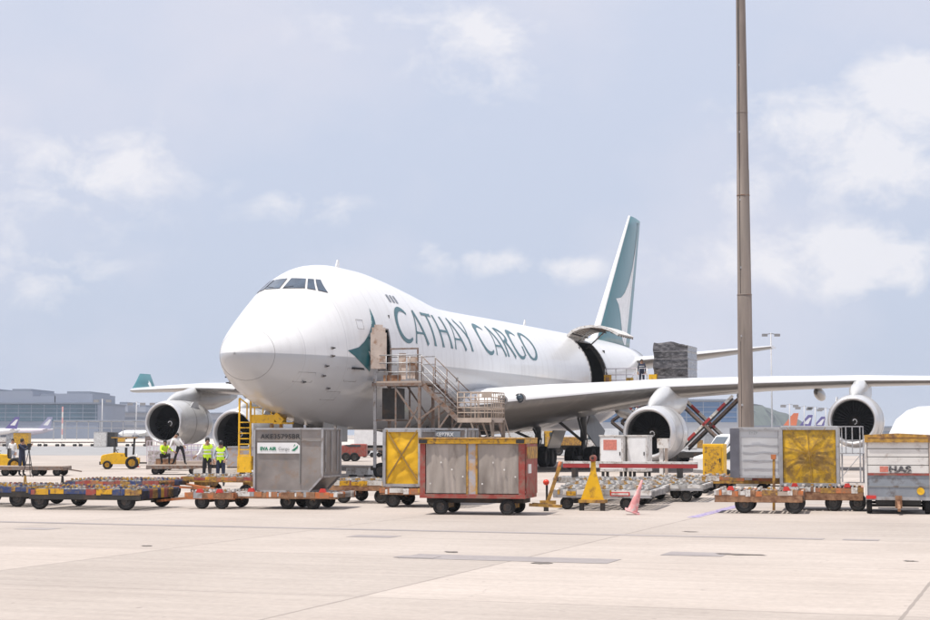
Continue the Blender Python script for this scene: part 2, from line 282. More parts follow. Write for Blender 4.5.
# ------------------------------------------------------------------ ground
def gmat(name,c1,c2,slab,rough=.85,joint=(.22,.19,.17),tone=.06):
    m=bpy.data.materials.new(name); nt,N,L,B=nodes(m); M[name]=m; B.inputs['Roughness'].default_value=rough
    tc=N.new('ShaderNodeTexCoord'); n1=N.new('ShaderNodeTexNoise'); n1.inputs['Scale'].default_value=.18; n1.inputs['Detail'].default_value=9; n1.inputs['Roughness'].default_value=.62
    L.new(tc.outputs['Object'],n1.inputs['Vector'])
    mp=N.new('ShaderNodeMapping'); mp.inputs['Scale'].default_value=(.25,3.5,1); L.new(tc.outputs['Object'],mp.inputs[0])
    n2=N.new('ShaderNodeTexNoise'); n2.inputs['Scale'].default_value=1.2; n2.inputs['Detail'].default_value=8; L.new(mp.outputs[0],n2.inputs['Vector'])
    n4=N.new('ShaderNodeTexNoise'); n4.inputs['Scale'].default_value=9; n4.inputs['Detail'].default_value=10; n4.inputs['Roughness'].default_value=.7; L.new(tc.outputs['Object'],n4.inputs['Vector'])
    def mix(f,a,b,bl='MIX'):
        q=N.new('ShaderNodeMix'); q.data_type='RGBA'; q.blend_type=bl
        for i,x in((0,f),(6,a),(7,b)):
            if isinstance(x,(int,float)): q.inputs[i].default_value=x
            elif isinstance(x,tuple): q.inputs[i].default_value=(*x,1)
            else: L.new(x,q.inputs[i])
        return q.outputs[2]
    def mr(x,a,b,c,d):
        q=N.new('ShaderNodeMapRange'); q.inputs[1].default_value=a;q.inputs[2].default_value=b;q.inputs[3].default_value=c;q.inputs[4].default_value=d; L.new(x,q.inputs[0]); return q.outputs[0]
    col=mix(mr(n1.outputs['Fac'],.35,.65,0,1),c1,c2)
    col=mix(1.0,col,mr(n2.outputs['Fac'],.3,.7,.91,1.05),'MULTIPLY'); col=mix(1.0,col,mr(n4.outputs['Fac'],.3,.7,.86,1.08),'MULTIPLY')
    if slab:
        sp=N.new('ShaderNodeSeparateXYZ'); L.new(tc.outputs['Object'],sp.inputs[0])
        # slab tone
        wn=N.new('ShaderNodeTexWhiteNoise'); wn.noise_dimensions='2D'
        sc_=N.new('ShaderNodeVectorMath'); sc_.operation='MULTIPLY'; sc_.inputs[1].default_value=(1/slab,1/slab,0); L.new(tc.outputs['Object'],sc_.inputs[0])
        fl=N.new('ShaderNodeVectorMath'); fl.operation='FLOOR'; L.new(sc_.outputs[0],fl.inputs[0]); L.new(fl.outputs[0],wn.inputs['Vector'])
        col=mix(1.0,col,mr(wn.outputs['Value'],0,1,1-tone,1+tone*.5),'MULTIPLY')
        # joints, broken up by noise
        nj=N.new('ShaderNodeTexNoise'); nj.inputs['Scale'].default_value=2.3; nj.inputs['Detail'].default_value=6; L.new(tc.outputs['Object'],nj.inputs['Vector'])
        js=[]
        for k,wd in((0,.022),(1,.02)):
            pp=N.new('ShaderNodeMath'); pp.operation='PINGPONG'; pp.inputs[1].default_value=slab/2; L.new(sp.outputs[k],pp.inputs[0])
            wb=N.new('ShaderNodeMath'); wb.operation='MULTIPLY_ADD'; L.new(nj.outputs['Fac'],wb.inputs[0]); wb.inputs[1].default_value=.05; wb.inputs[2].default_value=wd-.024
            lt=N.new('ShaderNodeMath'); lt.operation='LESS_THAN'; L.new(pp.outputs[0],lt.inputs[0]); L.new(wb.outputs[0],lt.inputs[1]); js.append(lt.outputs[0])
        mxm=N.new('ShaderNodeMath'); mxm.operation='MAXIMUM'; L.new(js[0],mxm.inputs[0]); L.new(js[1],mxm.inputs[1])
        jm=N.new('ShaderNodeMath'); jm.operation='MULTIPLY'; jm.inputs[1].default_value=.75; L.new(mxm.outputs[0],jm.inputs[0])
        # oil and rubber stains
        ns=N.new('ShaderNodeTexNoise'); ns.inputs['Scale'].default_value=.9; ns.inputs['Detail'].default_value=7; ns.inputs['Roughness'].default_value=.7; L.new(tc.outputs['Object'],ns.inputs['Vector'])
        col=mix(mr(ns.outputs['Fac'],.64,.74,0,.45),col,(.2,.17,.15))
        nv=N.new('ShaderNodeTexNoise'); nv.inputs['Scale'].default_value=5.5; nv.inputs['Detail'].default_value=3; L.new(tc.outputs['Object'],nv.inputs['Vector'])
        col=mix(mr(nv.outputs['Fac'],.70,.74,0,.5),col,(.14,.12,.11))
        vo=N.new('ShaderNodeTexVoronoi'); vo.feature='DISTANCE_TO_EDGE'; vo.inputs['Scale'].default_value=.16
        dn=N.new('ShaderNodeTexNoise'); dn.inputs['Scale'].default_value=1.1; dn.inputs['Detail'].default_value=5; L.new(tc.outputs['Object'],dn.inputs['Vector'])
        va=N.new('ShaderNodeVectorMath'); va.operation='MULTIPLY_ADD'; va.inputs[1].default_value=(1.6,1.6,0); L.new(dn.outputs['Color'],va.inputs[0]); L.new(tc.outputs['Object'],va.inputs[2]); L.new(va.outputs[0],vo.inputs['Vector'])
        ck=mr(vo.outputs['Distance'],0,.0022,.55,0); cm=N.new('ShaderNodeMath'); cm.operation='MULTIPLY'; L.new(ck,cm.inputs[0]); L.new(mr(n1.outputs['Fac'],.5,.6,0,1),cm.inputs[1])
        col=mix(cm.outputs[0],col,joint)
        col=mix(jm.outputs[0],col,joint)
    L.new(col,B.inputs['Base Color'])
    bp=N.new('ShaderNodeBump'); bp.inputs['Strength'].default_value=.25; bp.inputs['Distance'].default_value=.01; L.new(n4.outputs['Fac'],bp.inputs['Height']); L.new(bp.outputs[0],B.inputs['Normal'])
gmat('concrete',(.385,.333,.295),(.46,.404,.362),6.3,tone=.12)
gmat('asphalt',(.27,.27,.275),(.32,.315,.315),0); gmat('patch',(.25,.225,.225),(.34,.305,.295),0); gmat('palecon',(.5,.47,.43),(.56,.53,.48),0)
mat('paint_white',(.7,.69,.67),.7,var=.3,scale=5); mat('paint_blue',(.22,.17,.42),.7,var=.35,scale=8,dirt=(.5,.45,.42),dirt_amt=.5,dscale=8)
def sheet(name,x0,x1,y0,y1,z,m,rz=0,origin=(0,0),kind='structure'):
    b=MB(); b.add([(x0,y0,z),(x1,y0,z),(x1,y1,z),(x0,y1,z)],[(0,1,2,3)],m); o=b.build(name,None,(origin[0],origin[1],0),rz)
    o['kind']=kind; return o
g=sheet('ground',-5200,5200,-2100,5200,0,'concrete',GA)
# grid frame: u along (.942,-.335), v along (.335,.942); slab rows every 6.3 m
cu,su=math.cos(GA),math.sin(GA)
def uv(x,y): return (x*cu+y*su,-x*su+y*cu)
g.location=(.44,5.79,0)
for x0,x1 in ((-60,-4.0),(-3.65,-3.0)): sheet('drain_strip',x0,x1,30.85,31.2,.004,'patch',GA)
for px0,px1,py,h in ((395,622,557.5,5),(661,725,553,4.2),(350,400,535.5,2.2),(22,62,528,1.8),(395,440,556,2.0)):
    d=gd(py); h0=gd(py+h/2)-d; a=uv(wx(px0,d),d); b=uv(wx(px1,d),d)
    sheet('repair_patch',a[0],b[0],(a[1]+b[1])/2-.9*abs(h0),(a[1]+b[1])/2+.9*abs(h0),.004 if px0!=395 or h>3 else .008,'patch',GA)
sheet('taxiway',-900,60,150,262,.004,'asphalt',R(-3)); sheet('taxiway',-1500,1500,700,790,.004,'asphalt',R(-1))
sheet('apron_strip',-900,900,300,640,.004,'palecon',R(-2))
# painted stand line
pm=MB()
a=Vector((wx(690,gd(517)),gd(517))); b_=Vector((wx(745,gd(503)),gd(503))); dr=(b_-a).normalized(); nr=Vector((-dr.y,dr.x))*.14
pm.add([(*(a-nr),.004),(*(b_+dr*9-nr),.004),(*(b_+dr*9+nr),.004),(*(a+nr),.004)],[(0,1,2,3)],'paint_blue')
o=pm.build('stand_line'); o['kind']='structure'
for i,(u0,v0,u1,v1) in enumerate([(-30,47,25,47.15),(-40,83,40,83.25),(-60,120,60,120.3)]):
    sheet('lane_marking',u0,u1,v0,v1,.004,'paint_white',GA)
rs=random.Random(5)
for px,py,r_,el in ((541,562,.1,1.8),(737,553.5,.13,3.2),(452,551,.08,1.8),(688,531,.08,2.5),(905,560,.07,1.6),(150,545,.06,2)):
    d=gd(py); q=MB(); n_=14; P=[]
    for i in range(n_):
        a=2*math.pi*i/n_; k=r_*(.6+.6*rs.random()); P.append((wx(px,d)+k*el*math.cos(a)*cu-k*math.sin(a)*su*-1*0,d+k*1.6*math.sin(a)+k*el*math.cos(a)*su,.008))
    q.add(P,[tuple(range(n_))],'oil'); o=q.build('oil_stain'); o['kind']='structure'
# haze box (air over the whole field)
hz=MB(); hz.bb(-5600,5600,-2600,5600,-1,54,'cleanwhite'); ho=hz.build('haze'); ho.data.materials.clear()
hm=bpy.data.materials.new('haze_air'); hm.use_nodes=True; hm.node_tree.nodes.clear(); on=hm.node_tree.nodes.new('ShaderNodeOutputMaterial'); pv=hm.node_tree.nodes.new('ShaderNodeVolumePrincipled')
pv.inputs['Density'].default_value=.0002; pv.inputs['Color'].default_value=(.80,.87,.97,1); hm.node_tree.links.new(pv.outputs[0],on.inputs['Volume']); ho.data.materials.append(hm); ho['kind']='stuff'
sc.cycles.volume_bounces=0; sc.cycles.max_bounces=8
# ------------------------------------------------------------------ the freighter (local x = aft, y = starboard, z = up)
plane=thing('cargo_jet','huge white four engined cargo jet with teal lettering, its side cargo door open','aircraft')
px_,py_=-58.945,-30.837
plane.rotation_euler=(0,0,TH); plane.location=(-(px_*math.cos(TH)-py_*math.sin(TH)),-(px_*math.sin(TH)+py_*math.cos(TH)),0)
def port(P): return (P[0],-P[1],P[2])
def ring(x,ts,off=0):
    zm=FM(x);a=FT(x)-zm+off;b=zm-FB(x)+off;w_=FW(x)+off
    return [(x,-w_*math.sin(t),zm+(a if math.cos(t)>0 else b)*math.cos(t)) for t in ts]
def spt(x,z,off=.012,side=1):
    """point on the skin at station x and height z (side 1 = port)"""
    zm=FM(x);up=z>zm;a=(FT(x)-zm) if up else (zm-FB(x)); c=max(-1,min(1,(z-zm)/a)); t=math.acos(c)
    w_=FW(x); n=Vector((0,math.sin(t)/w_,math.cos(t)/a)).normalized()
    xe=.05; 
    y=w_*math.sin(t); y2,_q=fus_y(x+xe,z); dy=(y2-y)/xe if _q>0 else 0
    n=Vector((-dy*n.y,n.y,n.z)).normalized() if abs(dy)<5 else Vector((-1,0,0))
    return (x+n.x*off,-side*(y+n.y*off),z+n.z*off)
def x_of(y,z,lo=.0,hi=9):
    for _ in range(40):
        m_=(lo+hi)/2; yy,q_=fus_y(m_,z)
        if q_>0 and yy>y: hi=m_
        else: lo=m_
    return hi
xs=[0,.03,.08,.15,.25,.4,.6,.85,1.15,1.5,1.9,2.3,2.7,3.1,3.5,3.9,4.3,4.7,5.1,5.5,6,6.5,7,7.35,7.75,8.3,8.85,9.4,10,10.7,11.5,12.4,13.3,14.2,15.1,16,17,18,19,20,21,22,23,25,27,29,31,33,35,37,39,40.8,41.8,42.6,43.6,44.6,45.6,46.7,47.6,48.5,50,51.5,53,54.5,56,57.5,59,60.5,62,63.5,65,66,67,67.8,68.3,68.6]
TD1,TD2,TS1,TS2=1.268,1.771,.675,1.715
base_t=[i*2*math.pi/72 for i in range(72)]
ts=sorted([t for t in base_t if all(abs(t-k)>.03 for k in (TD1,TD2,TS1,TS2))]+[TD1,TD2,TS1,TS2])
rings=[ring(x,ts) for x in xs]
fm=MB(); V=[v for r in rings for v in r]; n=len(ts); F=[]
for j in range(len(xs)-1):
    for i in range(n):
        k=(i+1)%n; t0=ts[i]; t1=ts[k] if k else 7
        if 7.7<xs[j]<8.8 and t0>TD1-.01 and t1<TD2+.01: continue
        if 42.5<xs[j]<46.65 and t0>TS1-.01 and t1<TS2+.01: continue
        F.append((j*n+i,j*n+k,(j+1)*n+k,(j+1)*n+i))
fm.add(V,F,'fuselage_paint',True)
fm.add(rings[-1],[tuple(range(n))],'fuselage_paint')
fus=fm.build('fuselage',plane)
# hold floor and lining seen through the doors
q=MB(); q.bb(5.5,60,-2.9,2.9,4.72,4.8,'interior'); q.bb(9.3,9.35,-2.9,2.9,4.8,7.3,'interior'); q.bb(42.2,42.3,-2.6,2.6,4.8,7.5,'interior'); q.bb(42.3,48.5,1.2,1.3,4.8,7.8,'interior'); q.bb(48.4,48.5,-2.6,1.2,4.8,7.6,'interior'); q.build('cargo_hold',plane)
# door frames
def frame(x0,x1,t0,t1,mt,w_,name):
    m_=MB(); P=[]
    T=[t0+(t1-t0)*i/10 for i in range(11)]
    P+= [ring(x0,[t],.0)[0] for t in T]; P+=[ring(x0+(x1-x0)*i/6,[t1],.0)[0] for i in range(1,7)]; P+=[ring(x1,[t],.0)[0] for t in reversed(T)][1:]; P+=[ring(x1+(x0-x1)*i/6,[t0],.0)[0] for i in range(1,7)]
    m_.path(P,w_,mt,6); return m_.build(name,plane)
frame(7.75,8.85,TD1,TD2,'seal',.045,'door_frame'); frame(42.6,46.7,TS1,TS2,'seal',.05,'cargo_door_frame')
# aft edge of the hold opening: dark wall thickness
T=[TS1+(TS2-TS1)*i/12 for i in range(13)]
for xx,dx in ((46.7,-.12),(42.6,.18)):
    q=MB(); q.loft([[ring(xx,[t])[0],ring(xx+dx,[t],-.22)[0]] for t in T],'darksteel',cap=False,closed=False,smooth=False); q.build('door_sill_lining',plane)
# crew door, swung out and forward
q=MB(); A=Vector((6.80,3.06)); B_=Vector((7.12,3.68)); nx=Vector((-(B_-A).y,(B_-A).x)).normalized()
for zz0,zz1,ins in((4.78,6.35,0),(6.35,6.58,.06),(6.58,6.7,.17)):
    a_=A+(B_-A).normalized()*ins; b_=B_-(B_-A).normalized()*ins
    q.add([port((p.x,p.y,z)) for z in (zz0,zz1) for p in (a_-nx*.08,b_-nx*.08,b_+nx*.08,a_+nx*.08)],[(0,1,2,3),(4,5,6,7),(0,1,5,4),(1,2,6,5),(2,3,7,6),(3,0,4,7)],'lining')
cd=q.build('crew_door',plane)
q=MB(); c_=(A+B_)/2-nx*.1
q.cyl(port((c_.x-.1,c_.y-.12,5.75)),port((c_.x+.12,c_.y+.12,5.85)),.04,'darksteel'); q.cyl(port((c_.x+.05,c_.y+.1,5.3)),port((c_.x+.05,c_.y+.1,6.1)),.03,'steel'); q.box(port((c_.x,c_.y,6.25)),(.16,.2,.3),'seal'); q.build('handle',cd)
for z in (4.95,6.2): q=MB(); q.bar(port((6.95,3.2,z)),port((7.75,3.1,z)),.06,.08,'steel'); q.build('door_hinge',plane)
# side cargo door: curved panel swung up over the body
arc=[(1.62,8.32),(1.95,8.62),(2.5,8.84),(3.2,8.93),(3.95,8.86),(4.55,8.64),(5.05,8.34)]
q=MB(); O=[Vector(a) for a in arc]; rr=[]
for xx in (42.65,43.8,45.0,46.0,46.65):
    top=[];bot=[]
    for i,p in enumerate(O):
        tg=(O[min(i+1,len(O)-1)]-O[max(i-1,0)]).normalized(); nn_=Vector((-tg.y,tg.x)); top.append(port((xx,p.x+nn_.x*.02,p.y+nn_.y*.02))); bot.append(port((xx,p.x-nn_.x*.14,p.y-nn_.y*.14)))
    rr.append(top+bot[::-1])
q.loft(rr,'white',smooth=False); sd_=q.build('cargo_door',plane)
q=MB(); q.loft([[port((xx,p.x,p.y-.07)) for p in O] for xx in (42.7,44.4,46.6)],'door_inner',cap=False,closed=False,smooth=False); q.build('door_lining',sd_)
q=MB()
for xx in (42.8,43.5,44.1,44.7,45.3,45.9,46.5):
    P=[port((xx,p.x,p.y-.14)) for p in O]
    for a_,b_ in zip(P,P[1:]): q.bar(a_,b_,.06,.07,'rustframe')
for i in (1,3,5): q.bar(port((42.7,O[i].x,O[i].y-.2)),port((46.6,O[i].x,O[i].y-.27)),.06,.08,'darksteel')
q.build('door_ribs',sd_)
q=MB()
for xx in (43.2,46.4): q=MB(); q.cyl(port((xx,1.9,7.6)),port((xx,3.3,8.85)),.05,'steel'); q.build('door_strut',plane)
# radome seam, antennas, probes, windows
q=MB(); P=ring(1.12,base_t,.0); q.path(P+[P[0]],.010,'seal',5); q.build('radome_seam',plane)
q=MB()
for (x,z,s_) in ((4.1,5.56,.06),(4.07,5.22,.06),(3.77,4.79,.06),(3.77,4.38,.06),(4.45,3.87,.06),(2.9,4.1,.05)):
    for sd0 in (1,-1):
        q=MB(); p=Vector(spt(x,z,0,sd0)); q.cyl(p,p+Vector((-.1,-.17*sd0,0)),.032,'darksteel',6); q.box(p,(.2,.05,.11),'seal'); q.build('probe',plane)
q=MB()
for xx in (9.8,38.5): q=MB(); q.prism([(xx,FT(xx)-.02),(xx+.5,FT(xx)-.02),(xx+.42,FT(xx)+.42),(xx+.25,FT(xx)+.42)],'cleanwhite','y',-.02,.02); q.build('antenna',plane)
def patch(poly_xz,m_,name,side=1,off=.012,parent=plane,seg=.12):
    """a polygon on the skin in (x,z): triangulated, cut fine and laid onto the body"""
    b=bmesh.new(); vs_=[b.verts.new((p[0],0,p[1])) for p in poly_xz]; f=b.faces.new(vs_)
    bmesh.ops.triangulate(b,faces=b.faces)
    for _ in range(6):
        le=[e for e in b.edges if e.calc_length()>seg]
        if not le: break
        bmesh.ops.subdivide_edges(b,edges=le,cuts=1); bmesh.ops.triangulate(b,faces=b.faces)
    for v in b.verts: v.co=Vector(spt(v.co.x,v.co.z,off,side))
    me=bpy.data.meshes.new(name); bmesh.ops.recalc_face_normals(b,faces=b.faces); b.to_mesh(me); b.free(); me.materials.append(M[m_])
    for p in me.polygons: p.use_smooth=True
    o=bpy.data.objects.new(name,me); sc.collection.objects.link(o); o.parent=parent; return o
def yz(pts): return [(x_of(y,z),z) for y,z in pts]
WINS=[[(.07,8.16),(.09,8.66),(.70,8.64),(.93,8.18)],[(.79,8.635),(1.0,8.62),(1.33,8.11),(1.03,8.16)],[(1.06,8.62),(1.22,8.61),(1.72,8.02),(1.41,8.10)]]
def yzpatch(pts,m_,name,side,off):
    b=bmesh.new(); vs_=[b.verts.new((0,p[0],p[1])) for p in pts]; b.faces.new(vs_); bmesh.ops.triangulate(b,faces=b.faces)
    for _ in range(4):
        le=[e for e in b.edges if e.calc_length()>.12]
        if not le: break
        bmesh.ops.subdivide_edges(b,edges=le,cuts=1); bmesh.ops.triangulate(b,faces=b.faces)
    for v in b.verts:
        y,z=v.co.y,v.co.z; v.co=Vector((x_of(y,z)-off,-side*(y+off*.5),z+off*.6))
    me=bpy.data.meshes.new(name); bmesh.ops.recalc_face_normals(b,faces=b.faces); b.to_mesh(me); b.free(); me.materials.append(M[m_])
    o=bpy.data.objects.new(name,me); sc.collection.objects.link(o); o.parent=plane; return o
for side in (1,-1):
    for W_ in WINS:
        cy=sum(p[0] for p in W_)/4; cz=sum(p[1] for p in W_)/4
        yzpatch([(cy+(p[0]-cy)*1.06,cz+(p[1]-cz)*1.06) for p in W_],'seal','window_frame',side,.014)
        yzpatch(W_,'cockpit_glass','cockpit_window',side,.026)
    for k in range(3):
        x=10.25+k*.42; patch([(x,7.98),(x+.24,7.98),(x+.24,8.33),(x,8.33)],'glass','cabin_window',side,.014)
for s_ in (1,-1): q=MB(); q.cyl((3.95,s_*.25,8.18),(4.15,s_*.62,8.24),.015,'black',5); q.build('wiper',plane)
# service hatches: fine outlines on the skin
for (x0,x1,z0,z1) in ((2.4,3.3,4.1,4.5),(4.6,5.4,3.4,3.75),(5.2,6.1,4.2,4.75),(9.6,10.5,3.2,3.6),(12,13,3.0,3.5),(14.6,16.9,3.1,4.4),(38,40,3.5,4.6),(6.1,6.6,6.5,6.9)):
    for sd0 in (1,-1): q=MB(); q.path([spt(x,z,.0,sd0) for x,z in ((x0,z0),((x0+x1)/2,z0),(x1,z0),(x1,z1),((x0+x1)/2,z1),(x0,z1),(x0,z0))],.009,'seal',4); q.build('service_hatch',plane)
# brushwing on the nose
def brush(side):
    P=[(7.62,7.5),(7.52,7.1),(7.30,6.70),(6.95,6.33),(6.45,5.95),(5.95,5.68),(5.12,5.5),(5.62,5.28),(6.15,5.02),(6.6,4.82),(6.98,4.66),(7.05,4.9),(7.0,5.25),(7.25,5.6),(7.7,5.62),(7.7,6.6),(7.72,7.1)]
    patch(P,'teal','nose_emblem',side,.012)
    patch([(6.95,5.1),(6.72,5.55),(7.1,5.45)],'cleanwhite','nose_emblem',side,.02)
brush(1); brush(-1)
# hull title
def glyph(ch):
    def arc_(cx,cy,rx,ry,a0,a1,w0,w1,n=22,wm=None):
        o=[]
        for i in range(n+1):
            t=i/n; a=R(a0+(a1-a0)*t); ww=w0+(w1-w0)*t
            if wm is not None: ww=wm*math.sin(math.pi*t)**.8+ww*(1-math.sin(math.pi*t)**.8)
            o.append((cx+rx*math.cos(a),cy+ry*math.sin(a),ww))
        return o
    T=.115; t=.06
    def ln(x0,y0,x1,y1,w0,w1=None,n=10): 
        w1=w0 if w1 is None else w1
        return [(x0+(x1-x0)*i/n,y0+(y1-y0)*i/n,(w0+(w1-w0)*i/n)*(1+.35*abs(2*i/n-1)**6)) for i in range(n+1)]
    return {'C':([arc_(.42,.5,.40,.47,48,310,t,t,wm=T*1.25)],.70),
     'G':([arc_(.42,.5,.40,.47,48,305,t,t,wm=T*1.25),ln(.70,.46,.70,.12,T*.9)],.80),
     'O':([arc_(.42,.5,.40,.465,90,270,t,t,wm=T*1.25),arc_(.42,.5,.40,.465,90,-90,t,t,wm=T*1.25)],.86),
     'A':([ln(.03,0,.36,1,t),ln(.36,1,.70,0,T),ln(.17,.33,.58,.33,t*.9)],.72),
     'T':([ln(.30,0,.30,1,T),ln(.0,.965,.60,.965,t*1.1)],.60),
     'H':([ln(.07,0,.07,1,T),ln(.58,0,.58,1,T),ln(.07,.52,.58,.52,t)],.68),
     'Y':([ln(.02,1,.30,.48,T),ln(.58,1,.30,.48,t),ln(.30,.48,.30,0,T)],.60),
     'R':([ln(.07,0,.07,1,T),arc_(.10,.755,.36,.225,90,-90,t,t,wm=T),ln(.25,.52,.60,0,T)],.62),' ':([],.34)}[ch]
def title(txt,x0,x1,z0,z1,side):
    gl=[glyph(c) for c in txt]; gap=.10; tot=sum(g_[1]+gap for g_ in gl)-gap
    H=1; sx=(x1-x0)/tot; sz=z1-z0; x=0
    for c,(strokes,wd) in zip(txt,gl):
        if not strokes: x+=wd+gap; continue
        m_=MB()
        for k,S in enumerate(strokes):
            L_=[];Rr=[]
            for i,(a_,b_,w_) in enumerate(S):
                p0=S[max(i-1,0)];p1=S[min(i+1,len(S)-1)]; tx,tz=(p1[0]-p0[0])*sx,(p1[1]-p0[1])*sz; l=math.hypot(tx,tz) or 1
                nx_,nz_=-tz/l*w_*.5*1.9,tx/l*w_*.5*1.9
                X=(x+a_)*sx; Zb=z0+b_*sz
                if side<0: X=(x1-x0)-X; nx_=-nx_
                L_.append(spt(x0+X+nx_,Zb+nz_,.014+k*.003,side)); Rr.append(spt(x0+X-nx_,Zb-nz_,.014+k*.003,side))
            m_.loft([[a_,b_] for a_,b_ in zip(L_,Rr)],'teal',cap=False,closed=False)
        m_.build('title_letter',plane); x+=wd+gap
title('CATHAY CARGO',10.0,31.6,6.15,7.74,1); title('CATHAY CARGO',10.0,31.6,6.15,7.74,-1)
#patch([(22.6,5.3),(34.5,5.3),(34.5,5.62),(32.8,5.9),(28,6.0),(23.6,5.75)],'panel_tint','wing_walk_panel',1,.008)
patch([(12.6,4.9),(12.85,4.9),(12.85,5.1),(12.6,5.1)],'seal','service_panel',1,.01)
patch([(17.5,4.55),(17.7,4.55),(17.7,4.75),(17.5,4.75)],'seal','service_panel',1,.01)
# lifting surfaces
def foil(n=14,t=.12,camber=.015):
    up=[];lo=[]
    for i in range(n+1):
        x=(1-math.cos(math.pi*i/n))/2
        y=5*t*(.2969*math.sqrt(x)-.126*x-.3516*x*x+.2843*x**3-.1015*x**4); c=camber*4*x*(1-x)
        up.append((x,c+y)); lo.append((x,c-y))
    return up+lo[::-1][1:-1] if False else up[::-1]+lo[1:-1]
def wing(secs,m_,name,side,parent=plane,n=16):
    q=MB(); rr=[]
    for (y,x,z,c,t,tw,cam) in secs:
        pr=foil(n,t,cam); ct,st_=math.cos(R(tw)),math.sin(R(tw))
        rr.append([(x+(px1*ct+pz1*st_)*c,-side*y,z+(-px1*st_+pz1*ct)*c) for px1,pz1 in pr])
    q.loft(rr,m_)
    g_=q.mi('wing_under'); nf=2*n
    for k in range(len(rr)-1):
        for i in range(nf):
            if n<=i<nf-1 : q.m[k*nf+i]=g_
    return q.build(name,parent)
WS=[(2.2,17.6,3.25,17.6,.135,2.2,.004),(3.4,18.6,3.35,16.6,.135,2.2,.006),(6,20.9,3.72,14.0,.13,2,.008),(9,23.6,4.1,11.3,.118,1.8,.01),(11.7,26.1,4.42,9.6,.11,1.5,.012),(16,30.0,4.70,8.1,.10,1,.012),(20.9,34.4,4.92,6.8,.095,.6,.012),(26,39.0,5.02,5.4,.092,0,.012),(31.2,43.7,5.08,4.1,.09,-.5,.01)]
def wing_at(y):
    for a_,b_ in zip(WS,WS[1:]):
        if a_[0]<=y<=b_[0]:
            t=(y-a_[0])/(b_[0]-a_[0]); return [a_[i]+(b_[i]-a_[i])*t for i in range(7)]
